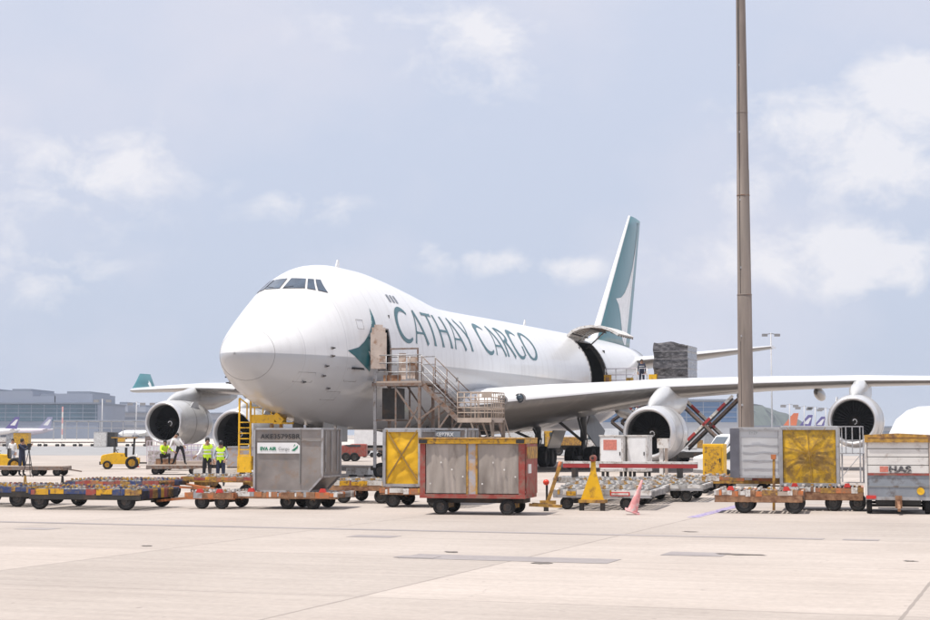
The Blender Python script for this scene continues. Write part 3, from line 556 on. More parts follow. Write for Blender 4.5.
for side in (1,-1):
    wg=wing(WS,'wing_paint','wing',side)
    q=MB(); rr=[]
    for (f,dx,dz,dy,c) in ((0,0,0,0,3.75),(.1,.28,.1,.2,3.5),(.5,1.2,.6,.45,2.58),(1,2.25,1.3,.72,1.5)):
        rr.append([(44.0+dx+pp*c,-side*(31.2+dy+qq*c*.0+qq*c),5.08+dz) for pp,qq in foil(10,.08,0)])
    q.loft(rr,'fin_teal'); wl=q.build('winglet',wg)
    for fc in (-1,1):
        q=MB(); yq=lambda z: -side*(31.2+.2+.44*z+fc*(.11 if z<.6 else .08)); q.add([(x,yq(z),5.08+z) for x,z in ((46.95,1.12),(46.75,.72),(46.05,.5),(46.6,.34),(47.1,.16),(47.25,.6))],[(0,1,2,5),(2,3,4,5)],'cleanwhite'); q.build('winglet_emblem',wl)
    # flap track fairings
    for y in (7.6,14.2,18.2,24.5):
        W_=wing_at(y); xe=W_[1]+W_[3]; q=MB(); rr=[]
        for i in range(9):
            t=i/8; r_=.36*math.sin(math.pi*min(1,max(.02,t)))**.6; x=xe-3.3+t*4.3
            rr.append([(x,-side*y+.72*r_*math.cos(2*math.pi*k/12),W_[2]-W_[3]*.035-.12-.3*t+1.0*r_*math.sin(2*math.pi*k/12)) for k in range(12)])
        q.loft(rr,'grey_paint'); q.build('flap_fairing',wg)
    # landing lights in the wing root
    for y in (4.75,5.5):
        W_=wing_at(y); q=MB(); q.lathe([(-.12,.001),(-.1,.12),(-.05,.2),(.2,.23)],'glass',(W_[1]+.02,-side*y,W_[2]+.12),'x',16); q.lathe([(-.02,.23),(-.02,.27),(.2,.27)],'seal',(W_[1]+.0,-side*y,W_[2]+.12),'x',16); q.build('landing_light',wg)
    # horizontal tail
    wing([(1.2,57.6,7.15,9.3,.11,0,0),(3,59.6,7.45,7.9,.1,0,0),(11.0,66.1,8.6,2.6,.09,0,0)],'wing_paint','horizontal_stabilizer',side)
    # engines
    for (ex,ey,ez) in ((22.3,11.7,2.0),(30.6,20.9,2.66)):
        en=bpy.data.objects.new('engine',None); sc.collection.objects.link(en); en.parent=plane; en.location=(ex,-side*ey,ez)
        q=MB(); q.lathe([(.12,1.2),(.03,1.235),(.1,1.30),(.35,1.37),(.9,1.43),(1.7,1.46),(2.6,1.44),(3.4,1.34),(4.2,1.16),(4.5,1.06),(4.45,.98),(3.6,1.05)],'nacelle_paint',n=48); q.build('nacelle',en)
        q=MB(); q.lathe([(.22,1.10),(.05,1.135),(-.04,1.19),(-.02,1.25),(.1,1.302),(.32,1.368)],'lip',n=48); q.build('inlet_lip',en)
        q=MB(); q.lathe([(.22,1.10),(.7,1.08),(1.5,1.17)],'interior',n=48); q.build('intake_duct',en)
        q=MB(); q.add([(1.35,0,0)]+[(1.35,1.2*math.cos(2*math.pi*k/32),1.2*math.sin(2*math.pi*k/32)) for k in range(32)],[(0,k+1,(k+1)%32+1) for k in range(32)],'black')
        for k in range(30):
            a=2*math.pi*k/30; da=.1
            q.add([(1.18,.3*math.cos(a),.3*math.sin(a)),(1.3,.3*math.cos(a+.15),.3*math.sin(a+.15)),(1.28,1.15*math.cos(a+.19),1.15*math.sin(a+.19)),(1.0,1.15*math.cos(a+.05),1.15*math.sin(a+.05))],[(0,1,2,3)],'fanblade')
        fan=q.build('fan',en)
        q=MB(); q.lathe([(.72,.005),(.8,.09),(.95,.2),(1.2,.32)],'darksteel',n=20)
        for k in range(9):
            a=.5+k*.5; r_=.05+.016*k; xx=.72+(r_-.005)*1.1; q.box((xx-.02,r_*math.cos(a),r_*math.sin(a)),(.03,.05,.05),'cleanwhite')
        q.build('spinner',fan)
        q=MB(); q.lathe([(3.4,.95),(4.6,.74),(5.5,.52),(5.48,.46),(5,.5)],'nozzle',n=32); q.lathe([(5.0,.38),(5.7,.24),(6.3,.02)],'nozzle',n=24); q.build('exhaust_nozzle',en)
        W_=wing_at(ey); lx=W_[1]-ex; lz=W_[2]-ez
        q=MB(); rr=[]
        for (x,zb,zt,hw) in ((.45,1.15,1.38,.08),(1.1,1.15,1.7,.24),(1.9,1.1,1.98,.36),(2.8,1.0,lz-.18,.42),(lx-.3,.9,lz+.0,.44),(lx+.6,.8,lz+.12,.42),(lx+2.2,.9,lz+.05,.34),(lx+4.6,1.35,lz-.1,.2),(lx+6,lz-.5,lz-.3,.04)):
            rr.append([(x,hw*c_,zb+(zt-zb)*e_) for c_,e_ in ((-.8,0),(.8,0),(1,.3),(1,.75),(.6,.96),(0,1),(-.6,.96),(-1,.75),(-1,.3))])
        q.loft(rr,'nacelle_paint'); q.build('pylon',en)
        q=MB(); q.lathe([(1.62,1.465),(1.65,1.468),(1.68,1.463)],'seal',n=48); q.lathe([(3.3,1.362),(3.33,1.36),(3.36,1.355)],'seal',n=48); q.build('cowl_seam',en)
        q=MB(); q.prism([(1.4,0),(2.6,0),(2.5,.42),(1.9,.42)],'nacelle_paint','y',-.02,.02); q.build('strake',en,(0,side*1.05,.9))
# fin
def fsec(z):  # leading and trailing edge of the fin at height z
    t=(z-8.5)/(19.15-8.5); return 54.6+t*(66.2-54.6),65.9+t*(69.9-65.9)
q=MB(); rr=[]
for i in range(13):
    z=8.3+(19.1-8.3)*i/12; a_,b_=fsec(z); rr.append([(a_+p*(b_-a_),r_*(b_-a_),z) for p,r_ in foil(16,.10-.015*i/12,0)])
q.loft(rr,'fin_teal'); fin=q.build('fin',plane)
q=MB(); rr=[]
for i in range(13):
    z=8.35+(19.12-8.35)*i/12; a_,b_=fsec(z); c=b_-a_; wdt=.62
    P=[(p,r_) for p,r_ in foil(22,.10-.015*i/12,0)]
    L_=[(a_-.02+p*c,(r_*1.06)*c,z) for p,r_ in P if p*c<=max(.1,1.05-.3*i/12)]
    k=9; L_=[(a_-.02+p*c,s_*(5*(.10-.015*i/12)*(.2969*math.sqrt(p)-.126*p-.3516*p*p)*c+.008),z) for s_,p in [(1,(1-j/k)**2*.032) for j in range(k)]+[(-1,(j/k)**2*.032) for j in range(1,k+1)]]
    rr.append(L_)
q.loft(rr,'cleanwhite',cap=False,closed=False); q.build('leading_edge',fin)
def finpt(u,z,side,off=.012):
    a_,b_=fsec(z); c=b_-a_; t=.10-.015*(z-8.3)/10.8; p=u
    y=5*t*(.2969*math.sqrt(p)-.126*p-.3516*p*p+.2843*p**3-.1015*p**4)*c
    return (a_+u*c,-side*(y+off),z)
# brushwing: white sail on the fin, as (fraction of chord, height)
BW=[(.80,18.2),(.77,16.6),(.70,15.0),(.60,13.7),(.47,12.75),(.36,12.3),(.20,12.1),(.31,11.7),(.43,11.0),(.54,10.1),(.64,9.1),(.74,8.75),(.80,8.8),(.80,11),(.80,13),(.80,15)]
for side in (1,-1):
    b=bmesh.new(); b.faces.new([b.verts.new((p[0]*9,0,p[1])) for p in BW]); bmesh.ops.triangulate(b,faces=b.faces)
    for _ in range(3):
        bmesh.ops.subdivide_edges(b,edges=[e for e in b.edges if e.calc_length()>.7],cuts=1); bmesh.ops.triangulate(b,faces=b.faces)
    for v in b.verts: v.co=Vector(finpt(v.co.x/9,v.co.z,side))
    me=bpy.data.meshes.new('tail_emblem'); bmesh.ops.recalc_face_normals(b,faces=b.faces); b.to_mesh(me); b.free(); me.materials.append(M['cleanwhite'])
    o=bpy.data.objects.new('tail_emblem',me); sc.collection.objects.link(o); o.parent=fin
q=MB()
for side in (1,-1):
    for i in range(12):
        z=8.9+i*.83; q.bar(finpt(.72,z,side,.0),finpt(.72,z+.83,side,.0),.03,.03,'seal')
    q.bar(finpt(.72,13.4,side,0),finpt(.995,13.4,side,0),.03,.03,'seal')
q.build('rudder_seam',fin)
# grey tail cone shroud
q=MB(); q.loft([ring(x,base_t,.012) for x in (64.6,65,66.2,67,67.8,68.3,68.6)],'grey_paint',cap=False); q.lathe([(68.55,.55),(69.3,.42),(69.7,.3)],'nozzle',(0,0,7.7),'x',16); q.build('tail_cone',plane)
# belly fairing
q=MB(); rr=[]
for i in range(17):
    t=i/16; x=15.8+t*25; s_=math.sin(math.pi*t)**.45 if 0<t<1 else .0
    rr.append([(x,(2.4+1.25*s_)*math.sin(a),3.9+(-(1.62+.32*s_) if math.cos(a)<0 else (.7+.2*s_))*abs(math.cos(a))) for a in [2*math.pi*k/28 for k in range(28)]])
q.loft(rr,'grey_paint'); q.build('belly_fairing',plane)
# landing gear
def gear(x,y,nw,name,top,lab=None):
    g_=bpy.data.objects.new(name,None); sc.collection.objects.link(g_); g_.parent=plane; g_.location=(x,-y,0)
    q=MB(); q.cyl((0,0,.6),(0,0,1.8),.12,'gearmetal',12); q.cyl((0,0,1.6),(0,0,top),.19,'gearmetal',14); q.cyl((0,-.12,1.0),(.35,-.12,1.7),.04,'steel',8)
    q.cyl((-.45,0,1.15),(-.1,0,1.75),.05,'darksteel'); q.build('strut',g_)
    if nw==2:
        q=MB(); q.cyl((0,-.5,.6),(0,.5,.6),.09,'gearmetal'); q.build('axle',g_)
        for s_ in (-.46,.46): wheel(g_,(0,s_,.6),.62,.42)
        q=MB(); q.cyl((0,0,1.7),(-1.9,0,2.9),.09,'gearmetal'); q.build('drag_brace',g_)
        q=MB(); q.box((-.3,0,1.6),(.1,.5,.18),'gearmetal'); q.lathe([(-.1,.001),(-.08,.1),(.05,.1)],'glass',(-.38,.2,1.6),'x',12); q.lathe([(-.1,.001),(-.08,.1),(.05,.1)],'glass',(-.38,-.2,1.6),'x',12); q.build('taxi_light',g_)
    else:
        q=MB(); q.cyl((-.85,0,.62),(.85,0,.62),.13,'gearmetal',10)
        for dx in (-.73,.73): q.cyl((dx,-.6,.62),(dx,.6,.62),.09,'gearmetal')
        q.build('bogie',g_)
        for dx in (-.73,.73):
            for s_ in (-.56,.56): wheel(g_,(dx,s_,.62),.62,.46)
        q=MB(); sg=1 if y>0 else -1
        q.cyl((0,0,1.5),(-.3,sg*2.3,top-.5),.08,'gearmetal'); q.cyl((0,0,1.7),(-2.0,0,top-.1),.07,'gearmetal'); q.build('side_brace',g_)
    return g_
ng=gear(8.3,0,2,'nose_gear',3)
q=MB()
for s_ in (1,-1):
    for x0,x1 in ((7.0,8.1),(8.4,9.6)): q=MB(); q.bb(x0,x1,s_*.74-.02,s_*.74+.02,1.6,2.5,'grey_paint'); q.build('gear_door',plane)
for y in (5.6,-5.6): gear(32.2,y,4,'main_gear',3.9)
for y in (1.95,-1.95): gear(35.2,y,4,'main_gear',3.0)
for s_ in (1,-1):
    q=MB(); q.box((33.6,-s_*5.9,2.15),(1.9,.06,1.5),'grey_paint',rot=Euler((R(s_*-8),R(38),R(-18*s_))).to_matrix()); q.build('gear_door',plane)
    q=MB(); q.box((35.2,-s_*3.1,1.65),(2.6,.06,1.1),'grey_paint',rot=Euler((R(s_*20),0,0)).to_matrix()); q.build('gear_door',plane)
mat('green_txt',(.02,.22,.12),.5); mat('grey_txt',(.3,.32,.32),.5)
mat('netstrap',(.33,.2,.05),.8,var=.3)
mat('panel_grey',(.42,.41,.44),.6,var=.2,dirt=(.5,.3,.14),dirt_amt=.45,dscale=4)
mat('cleanred',(.4,.045,.045),.45)
mat('redfade',(.6,.2,.15),.6,var=.25,scale=14)
mat('greypurple',(.13,.13,.155),.6,var=.3)
mat('dark_txt',(.05,.05,.06),.6,var=.5,scale=20,dirt=(.5,.45,.42),dirt_amt=.35,dscale=25)
mat('wrapband',(.3,.29,.3),.35,var=.5,scale=6,bump=.5)
# ------------------------------------------------------------------ ground support equipment
def gsething(name,label,cat,px,d,group=None,rz=GF): return thing(name,label,cat,at(px,d),rz,group)
def cont_ake(px,d,z0,label,idtxt=None,face='alu',sticker=False,group='aluminium air freight containers',rz=GF,zt=None,wd=1.86,dp=1.53,front='panel',name='freight_container'):
    """unit load container; profile faces the camera, lower right corner cut away; local origin at front left bottom"""
    H=(zt or 1.62); t=gsething(name,label,'container',px,d,group,rz); t.location.z=z0
    q=MB(); pr=[(0.02,.02),(wd-.36,.02),(wd-.02,.38),(wd-.02,H-.02),(.02,H-.02)]
    q.prism(pr,face,'y',.02,dp-.02); q.build('shell',t)
    q=MB(); P3=[(0,0),(wd-.36,0),(wd,.38),(wd,H),(0,H)]
    for y in (0,dp):
        for a_,b_ in zip(P3,P3[1:]+P3[:1]): q.bar((a_[0],y,a_[1]),(b_[0],y,b_[1]),.05,.05,'galv')
    for p in P3: q.bar((p[0],0,p[1]),(p[0],dp,p[1]),.05,.05,'galv')
    q.build('edge_frame',t)
    q=MB()
    for z in (.3,.62): pass
    q.bb(wd-.62,wd-.60,-.012,.02,.2,H-.04,'steel'); q.bb(.05,wd-.05,-.008,.02,H*.80,H*.81,'steel'); q.build('panel_seam',t)
    for k in range(3):
        q=MB(); q.bb(wd-.005,wd+.012,.25+.5*k,.29+.5*k,.5,H-.05,'galv'); q.build('side_rib',t)
    if idtxt: text(idtxt,.175,'black',t,(.17,-.03,H-.26),'id_text',bold=.002,xs=1.06)
    if sticker:
        q=MB(); q.prism([(.08,.98),(1.25,.98),(1.25,1.18),(1.15,1.26),(.08,1.26)],'cleanwhite','y',-.014,.0); q.build('sticker',t)
        text('EVA AIR',.115,'green_txt',t,(.16,-.022,1.065),'airline_text',bold=.006); text('Cargo',.115,'grey_txt',t,(.66,-.022,1.065),'airline_text')
        q=MB(); q.prism([(1.02,1.06),(1.1,1.04),(1.19,1.12),(1.2,1.2),(1.13,1.13),(1.08,1.1)],'green_txt','y',-.02,-.015); q.prism([(1.07,1.15),(1.13,1.2),(1.11,1.22)],'green_txt','y',-.02,-.015); q.build('globe_logo',t)
    return t
def dolly(name,label,px,d,Ln,W,zb,frame,edge,wxs,rz=GF,group='container dollies on the apron',rollers=True,tow=None,deck='roller',th=.14,wr=.2,stops=0,lamps=0,balls=False,wy=None,corner=None,tray=('white','roller','shelf','oldyellow','white','galv')):
    """origin: front left corner on the ground; x along the length"""
    t=gsething(name,label,'dolly',px,d,group,rz)
    rnd=random.Random(int(px*7+d*13))
    q=MB(); f0=zb-th
    q.bb(0,Ln,.06,.12,f0-.03,zb-.02,frame); q.bb(0,Ln,W-.12,W-.06,f0-.03,zb-.02,frame)
    k=max(3,int(Ln/.8))
    for i in range(k+1): x=.03+(Ln-.06)*i/k; q.bb(x-.03,x+.03,.12,W-.12,f0,zb-.04,frame)
    for x in wxs:
        q.bb(x-.1,x+.1,.12,W-.12,wr*1.6,f0+.01,frame)
        q.cyl((x,.1,wr),(x,W-.1,wr),.035,'darksteel')
        for y in (.2,W-.2): q.bb(x-.05,x+.05,y-.04,y+.04,wr,f0,frame)
    q.build('chassis',t)
    q=MB()   # front and back edge beams in painted lengths
    for y0,y1 in ((-.0,.06),(W-.06,W)):
        x=0
        q.bb(.02,Ln-.02,y0+.005,y1-.005,f0-.02,zb-.10,'darksteel' if frame=='darksteel' else frame)
        while x<Ln-.02:
            l=rnd.choice((.05,.07,.12,.16,.24,.38)); x1=min(Ln,x+l); q.bb(x,x1-rnd.choice((0,.008)),y0,y1,zb-.11-rnd.choice((0,.01,.035)),zb+rnd.choice((-.02,0,.008,.012)),rnd.choice(edge)); x=x1
    for x0,x1 in ((-.0,.06),(Ln-.06,Ln)):
        y=.06
        while y<W-.08:
            l=rnd.choice((.2,.3,.45)); y1=min(W-.06,y+l); q.bb(x0,x1,y,y1,f0,zb+.004,rnd.choice(edge)); y=y1
    q.build('edge_beam',t)
    if rollers:
        q=MB(); nr=int(Ln/.115)
        for i in range(nr):
            x=.12+(Ln-.24)*(i+.5)/nr
            segs=4 if W>2 else 3
            for s_ in range(segs):
                y0=.12+(W-.24)*s_/segs; q.cyl((x,y0+.03,zb-.02),(x,y0+(W-.24)/segs-.03,zb-.02),.03,deck if rnd.random()<.75 else rnd.choice(edge),6)
        q.build('roller_deck',t)
        if balls:
            q=MB()
            nx_=int(Ln/.23); ny_=int(W/.26)   # rows of swivel castors on cross rails
            for i in range(nx_):
                x=.16+(Ln-.32)*i/(nx_-1); q.bb(x-.02,x+.02,.14,W-.14,zb+.005,zb+.03,deck)
                for j in range(ny_):
                    y=.2+(W-.4)*j/(ny_-1)+(.04 if i%2 else -.04); q.box((x,y,zb+.045),(.06,.05,.05),tray[(i*3+j//2)%len(tray)])
            o=q.build('caster_tray',t); o['kind']='stuff'
    else:
        q=MB(); y=.08
        while y<W-.1: q.bb(.07,Ln-.07,y,y+.17,zb-.03,zb+.01,deck); y+=.19
        q.build('deck_boards',t)
    for x in wxs:
        for y in (wy or (.1,W-.1)): wheel(t,(x,y,wr),wr,.13)
    for i in range(stops):
        x=.3+(Ln-.6)*i/max(1,stops-1); q=MB(); q.prism([(x-.04,zb),(x+.05,zb),(x+.02,zb+.24),(x-.02,zb+.24)],'oldyellow' if i%2 else 'darksteel','y',W-.1,W-.05); q.build('load_stop',t)
    for i in range(lamps):
        x=.4+(Ln-.8)*i/max(1,lamps-1); q=MB(); q.prism([(x-.09,zb),(x+.09,zb),(x+.05,zb+.1),(x-.05,zb+.1)],'brightred','y',.0,.12); q.build('pallet_lock',t)
    if tow:
        q=MB(); s_=tow[0]; x0=0 if s_<0 else Ln; L_=tow[1]; zt_=tow[2] if len(tow)>2 else .12
        q.bar((x0,.25,f0),(x0+s_*L_,W/2,zt_),.06,.06,tow[3] if len(tow)>3 else 'rusty'); q.bar((x0,W-.25,f0),(x0+s_*L_,W/2,zt_),.06,.06,tow[3] if len(tow)>3 else 'rusty')
        q.lathe([(-.03,.05),(-.03,.09),(.03,.09),(.03,.05),(-.03,.05)],'darksteel',(x0+s_*(L_+.06),W/2,zt_),'z',12); q.build('tow_bar',t)
    return t
# --- far left foreground: long blue and yellow pallet dolly, red dolly behind it
E_BLUE=['blue','yellow','blue','yellow','blue','oldyellow','blue','red','yellow','blue','oldyellow']; TB=('oldyellow','shelf','blue','yellow','red','rustframe','galv')
dolly('pallet_dolly','long blue and yellow roller dolly with black wheels at the left edge of the apron',-62,44.5,2.9,2.4,.53,'darksteel',E_BLUE,(.5,2.45),tray=TB,wr=.23,balls=True,stops=3,lamps=0,th=.24)
dolly('pallet_dolly','blue and yellow roller dolly coupled to the left one, red lamps on its edge',32,42.6,3.15,2.4,.53,'darksteel',E_BLUE,(.28,2.7),tray=TB,wr=.24,balls=True,lamps=0,th=.24)
dolly('pallet_dolly','red edged roller dolly behind the blue and yellow pair',68,49,3.0,2.3,.56,'darksteel',['red','red','red','orange','blue','oldyellow'],(.5,2.5),tray=TB,wr=.25,balls=True,tow=(1,1.3,.3,'orange'))
# --- small orange dolly with raised deck
t=dolly('container_dolly','low orange dolly with a towing arm stretched to the left, left of the silver container',187,42.9,1.35,1.6,.42,'orange',['orange','rusty','galv','orange'],(.45,1.0),wr=.19,balls=True,tow=(-1,1.15,.16,'orange'),lamps=2)
dolly('pallet_dolly','yellow and red edged roller dolly with a raised deck beneath the two standing workers',183,51,2.6,1.7,.63,'oldyellow',['oldyellow','red','yellow','orange','rusty'],(.5,2.1),wr=.2,balls=True,stops=2)
# --- silver container and its dolly
dolly('container_dolly','orange and white dolly carrying the silver container with the green and white sticker',238,42.9,2.75,1.65,.44,'rusty',['orange','white','rusty','galv','orange'],(1.35,2.05),wr=.2,lamps=2,wy=(.2,1.4),tow=(-1,.5,.2))
cont_ake(256,43.0,.46,'scuffed silver container with black AKE35795BR and a white airline sticker','AKE35795BR',sticker=True)
# --- yellow faced dolly and yellow curtain container
dolly('container_dolly','dolly with bright yellow side plates between silver container and yellow curtain container',327,46.5,2.1,1.9,.62,'rusty',['yellow','yellow','red','yellow','white'],(.5,1.6),wr=.2,balls=True,th=.24)
dolly('container_dolly','red and white dolly under the yellow curtain container beside the canopied cart',380,43.8,2.3,1.7,.5,'rusty',['white','red','orange','oldyellow'],(.35,1.5),wr=.2)
def curtain_box(label,px,d,z0,w_,h,dp,m_,name='freight_container',net=True,posts='galv',rz=GF,wav=1):
    t=thing(name,label,'container',at(px,d,z0),rz,'aluminium air freight containers')
    q=MB()
    for x in (0,w_):
        for y in (0,dp): q.bb(x-.04,x+.04,y-.04,y+.04,0,h,posts)
    for z in (.03,h-.03):
        for y in (0,dp): q.bb(.04,w_-.04,y-.035,y+.035,z-.04,z+.04,posts)
        for x in (0,w_): q.bb(x-.035,x+.035,.04,dp-.04,z-.04,z+.04,posts)
    q.build('edge_frame',t)
    q=MB(); q.bb(.02,w_-.02,dp-.03,dp-.01,.05,h-.05,'alu'); q.bb(w_-.03,w_-.01,.04,dp-.04,.06,h-.06,'alu'); q.bb(.01,.03,.04,dp-.04,.06,h-.06,'alu'); q.bb(0,w_,0,dp,h+.0,h+.03,'alu2'); q.bb(0,w_,0,dp,-.02,.0,'alu'); q.build('shell',t)
    # creased curtain
    q=MB(); nx_,nz_=26,22; V=[]
    for j in range(nz_+1):
        for i in range(nx_+1):
            u,v=i/nx_,j/nz_; s_=math.sin(math.pi*u)*math.sin(math.pi*v)
            V.append((.05+(w_-.1)*u,.015+wav*(-.04*s_+.018*math.sin(11*u+7*v)*s_+.012*math.sin(23*v-9*u)*s_),.07+(h-.14)*v))
    q.add(V,[(j*(nx_+1)+i,j*(nx_+1)+i+1,(j+1)*(nx_+1)+i+1,(j+1)*(nx_+1)+i) for j in range(nz_) for i in range(nx_)],m_,True); cu_=q.build('curtain',t)
    if net:
        q=MB(); c=(w_*.5,-.055,h*.55)
        for ang in range(0,360,net):
            a=R(ang+22) if net<40 else math.atan2(h*(1 if ang<180 else -1)*.5,w_*(1 if ang in(0,270) else -1)*.5); dx,dz=math.cos(a),math.sin(a); k=min((w_/2-.06)/max(abs(dx),1e-3),(h*.45 if dz>0 else h*.52)/max(abs(dz),1e-3))
            q.bar(c,(c[0]+dx*k,-.025,c[2]+dz*k),.02,.04 if net>40 else .014,'netstrap')
        if net<40:
            for r_ in ():
                P=[(c[0]+r_*w_*.9*math.cos(R(a)),-.05,c[2]+r_*h*.75*math.sin(R(a))) for a in range(0,361,30)]; q.path(P,.01,'netstrap',4)
        q.build('strap_net',cu_)
    return t
curtain_box('container with bright yellow creased curtain in a silver frame, left of the canopied cart',385,44.0,.55,.98,1.52,1.53,'tarp',net=90)
t=cont_ake(422,45.4,.5,'dark grey container with a white number plate behind the yellow roofed cart',None,wd=1.25,dp=1.4,zt=1.58)
q=MB(); q.bb(.1,1.1,-.02,0,1.36,1.52,'greyblue'); q.build('id_panel',t)
text('AKE87RX',.14,'cleanwhite',t,(.3,-.035,1.385),'id_text',bold=.004)
# --- canopied baggage cart (red, yellow roof)
def bag_cart():
    t=gsething('baggage_cart','red baggage cart with a yellow roof and dirty clear plastic curtains','baggage cart',420,39.9,None)
    Ln,W,zf,zr=2.6,1.45,.5,1.84
    q=MB(); q.bb(0,Ln,0,W,zf-.1,zf,'red'); q.bb(.1,Ln-.1,.3,W-.3,.28,zf-.1,'darksteel'); q.build('floor_frame',t)
    q=MB(); q.bb(-.02,Ln+.02,-.06,W+.03,zr-.13,zr-.02,'yellow'); q.bb(-.03,Ln+.03,-.08,W+.05,zr-.02,zr+.015,'oldyellow'); q.build('roof',t,bevel=.012)
    for x in (.1,Ln-.1):
        q=MB(); q.bb(x-.1,x+.1,-.088,-.06,zr-.12,zr-.035,'black'); q.build('corner_bumper',t)
    for x,w_,m_ in ((.07,.13,'red'),(Ln-.08,.15,'red')):
        for y in (.03,W-.03): q=MB(); q.bb(x-w_/2,x+w_/2,y-.03,y+.03,zf,zr-.13,m_); q.build('corner_post',t)
    for y in (.03,W-.03):
        for dx in (-.13,.1): q=MB(); q.bb(Ln/2+dx-.01,Ln/2+dx+.035,y-.03,y+.03,zf,zr-.13,'oldyellow'); q.build('middle_post',t)
        q=MB(); q.bb(Ln/2-.1,Ln/2+.1,y-.012,y+.012,zf,zr-.13,'panel_grey'); q.build('middle_panel',t)
    for x0,x1 in ((.15,Ln/2-.15),(Ln/2+.14,Ln-.16)):
        for y in (.02,W-.02):
            q=MB(); n=44; nz_=10; V=[]
            for j in range(nz_+1):
                for i in range(n+1):
                    u,v=i/n,j/nz_; am=.006+.011*(1-v)
                    V.append((x0+(x1-x0)*u,y+am*math.sin(u*33+2.2*math.sin(v*3+u*9))+.012*math.sin(u*11+v*2)-.01,zf+.02+(zr-.16-zf)*v))
            q.add(V,[(j*(n+1)+i,j*(n+1)+i+1,(j+1)*(n+1)+i+1,(j+1)*(n+1)+i) for j in range(nz_) for i in range(n)],'curtain',True); cu_=q.build('curtain',t)
            q=MB()
            for k in range(4): q.cyl((x0+.12+(x1-x0)*.27*k,y-.035,.75+.17*((k*7)%4)),(x0+.12+(x1-x0)*.27*k,y-.045,.75+.17*((k*7)%4)),.022,'white',8)
            q.build('grommets',cu_)
    for x in (0,Ln): q=MB(); q.bb(x,x+.03,.06,W-.06,zf,zr-.14,'red'); q.build('end_panel',t)
    q=MB(); q.bb(Ln+.03,Ln+.045,.1,W-.1,1.35,zr-.2,'oldyellow'); q.build('yellow_plate',t)
    q=MB(); q.bb(Ln+.03,Ln+.042,.25,.6,1.0,1.22,'cleanwhite'); q.build('paper_notice',t)
    for x in (.5,Ln-.45):
        q=MB(); q.cyl((x,.12,.19),(x,W-.12,.19),.035,'darksteel'); q.bb(x-.08,x+.08,.3,W-.3,.15,.3,'oldyellow'); q.build('axle',t)
        for y in (.12,W-.12): wheel(t,(x,y,.19),.19,.13)
    q=MB(); q.bar((Ln,.5,.24),(Ln+.75,W/2,.2),.07,.07,'oldyellow'); q.bar((Ln,W-.5,.24),(Ln+.75,W/2,.2),.07,.07,'oldyellow'); q.build('tow_bar',t)
bag_cart()
# --- roller dollies right of the cart
E_W=['white','white','galv','white','oldyellow','roller','white']
t=dolly('pallet_dolly','white edged roller dolly with a yellow A shaped towing plate standing in front of it',552,42.6,2.55,3.3,.5,'galv',E_W,(.35,1.9),wr=.17,balls=True,th=.17)
dolly('pallet_dolly','silver roller dolly directly behind the white edged one with the towing plate',560,46.5,2.9,3.4,.5,'galv',E_W,(.4,2.4),wr=.17,balls=True,th=.17)
dolly('pallet_dolly','long silver roller dolly under the red and white towing bar',570,50.6,3.6,3.4,.5,'galv',E_W,(.4,1.8,3.2),wr=.17,balls=True,th=.15)
q=MB(); q.bb(.35,.6,-.012,0,.36,.47,'yellow'); q.build('yellow_plate',t)
q=MB(); q.bb(1.5,2.0,-.012,0,.36,.46,'brightred'); q.bb(1.53,1.97,-.016,-.012,.385,.435,'white'); q.build('red_sign',t)
dolly('pallet_dolly','silver roller dolly stretching away behind the A shaped yellow plate',622,47.6,2.3,3.3,.5,'galv',E_W,(.4,1.8),wr=.17,balls=True,th=.15)
dolly('pallet_dolly','farther silver roller dolly beside the white cabinets',648,54.5,2.3,2.6,.5,'galv',E_W,(.3,1.8),wr=.17,balls=True)
dolly('pallet_dolly','silver roller bed in front of the main landing gear wheels',552,53,3.4,1.8,.55,'galv',['roller','galv','darksteel'],(.5,2.9),wr=.19)
t=thing('towing_plate','yellow A shaped towing plate with a round red head between two dollies','tow hitch',at(592,41.9),GA)
q=MB(); q.prism([(-.32,.28),(.28,.28),(.08,.98),(.06,1.24),(-.04,1.24),(-.06,.98)],'tarp','y',-.03,.03); q.build('plate',t); 
q=MB(); q.cyl((.01,-.06,1.33),(.01,.06,1.33),.085,'red',14); q.cyl((.01,-.07,1.33),(.01,.07,1.33),.035,'darksteel',10); q.bb(-.05,.07,-.03,.03,1.22,1.3,'oldyellow'); q.build('hitch_head',t)
q=MB(); q.bb(-.36,.32,-.1,.2,.2,.28,'oldyellow'); q.bb(-.35,-.25,-.06,.06,.0,.2,'darksteel'); q.bb(.2,.3,-.06,.06,0,.2,'darksteel'); q.build('foot',t)
t=thing('brake_lever','slanted yellow brake lever beside an orange lamp at the end of the baggage cart','lever',at(551,41.6),GA)
q=MB(); q.bar((-.1,0,.25),(.18,.1,1.12),.06,.09,'oldyellow'); q.bb(-.3,.1,-.05,.05,.18,.27,'oldyellow'); q.bb(-.2,-.1,-.05,.05,0,.2,'darksteel'); q.build('arm',t); q=MB(); q.cyl((.12,.1,1.0),(.2,.12,1.25),.045,'orange'); q.build('grip',t)
t=thing('beacon','round orange red lamp beside the slanted yellow lever','lamp',at(545.5,41.9,0),GA)
q=MB(); q.lathe([(-.07,.001),(-.065,.04),(-.03,.075),(.03,.075),(.04,.06)],'lamp_red',(0,0,.72),'y',16); q.build('lens',t); q=MB(); q.cyl((0,.06,0),(0,.06,.72),.03,'darksteel'); q.build('stand',t)
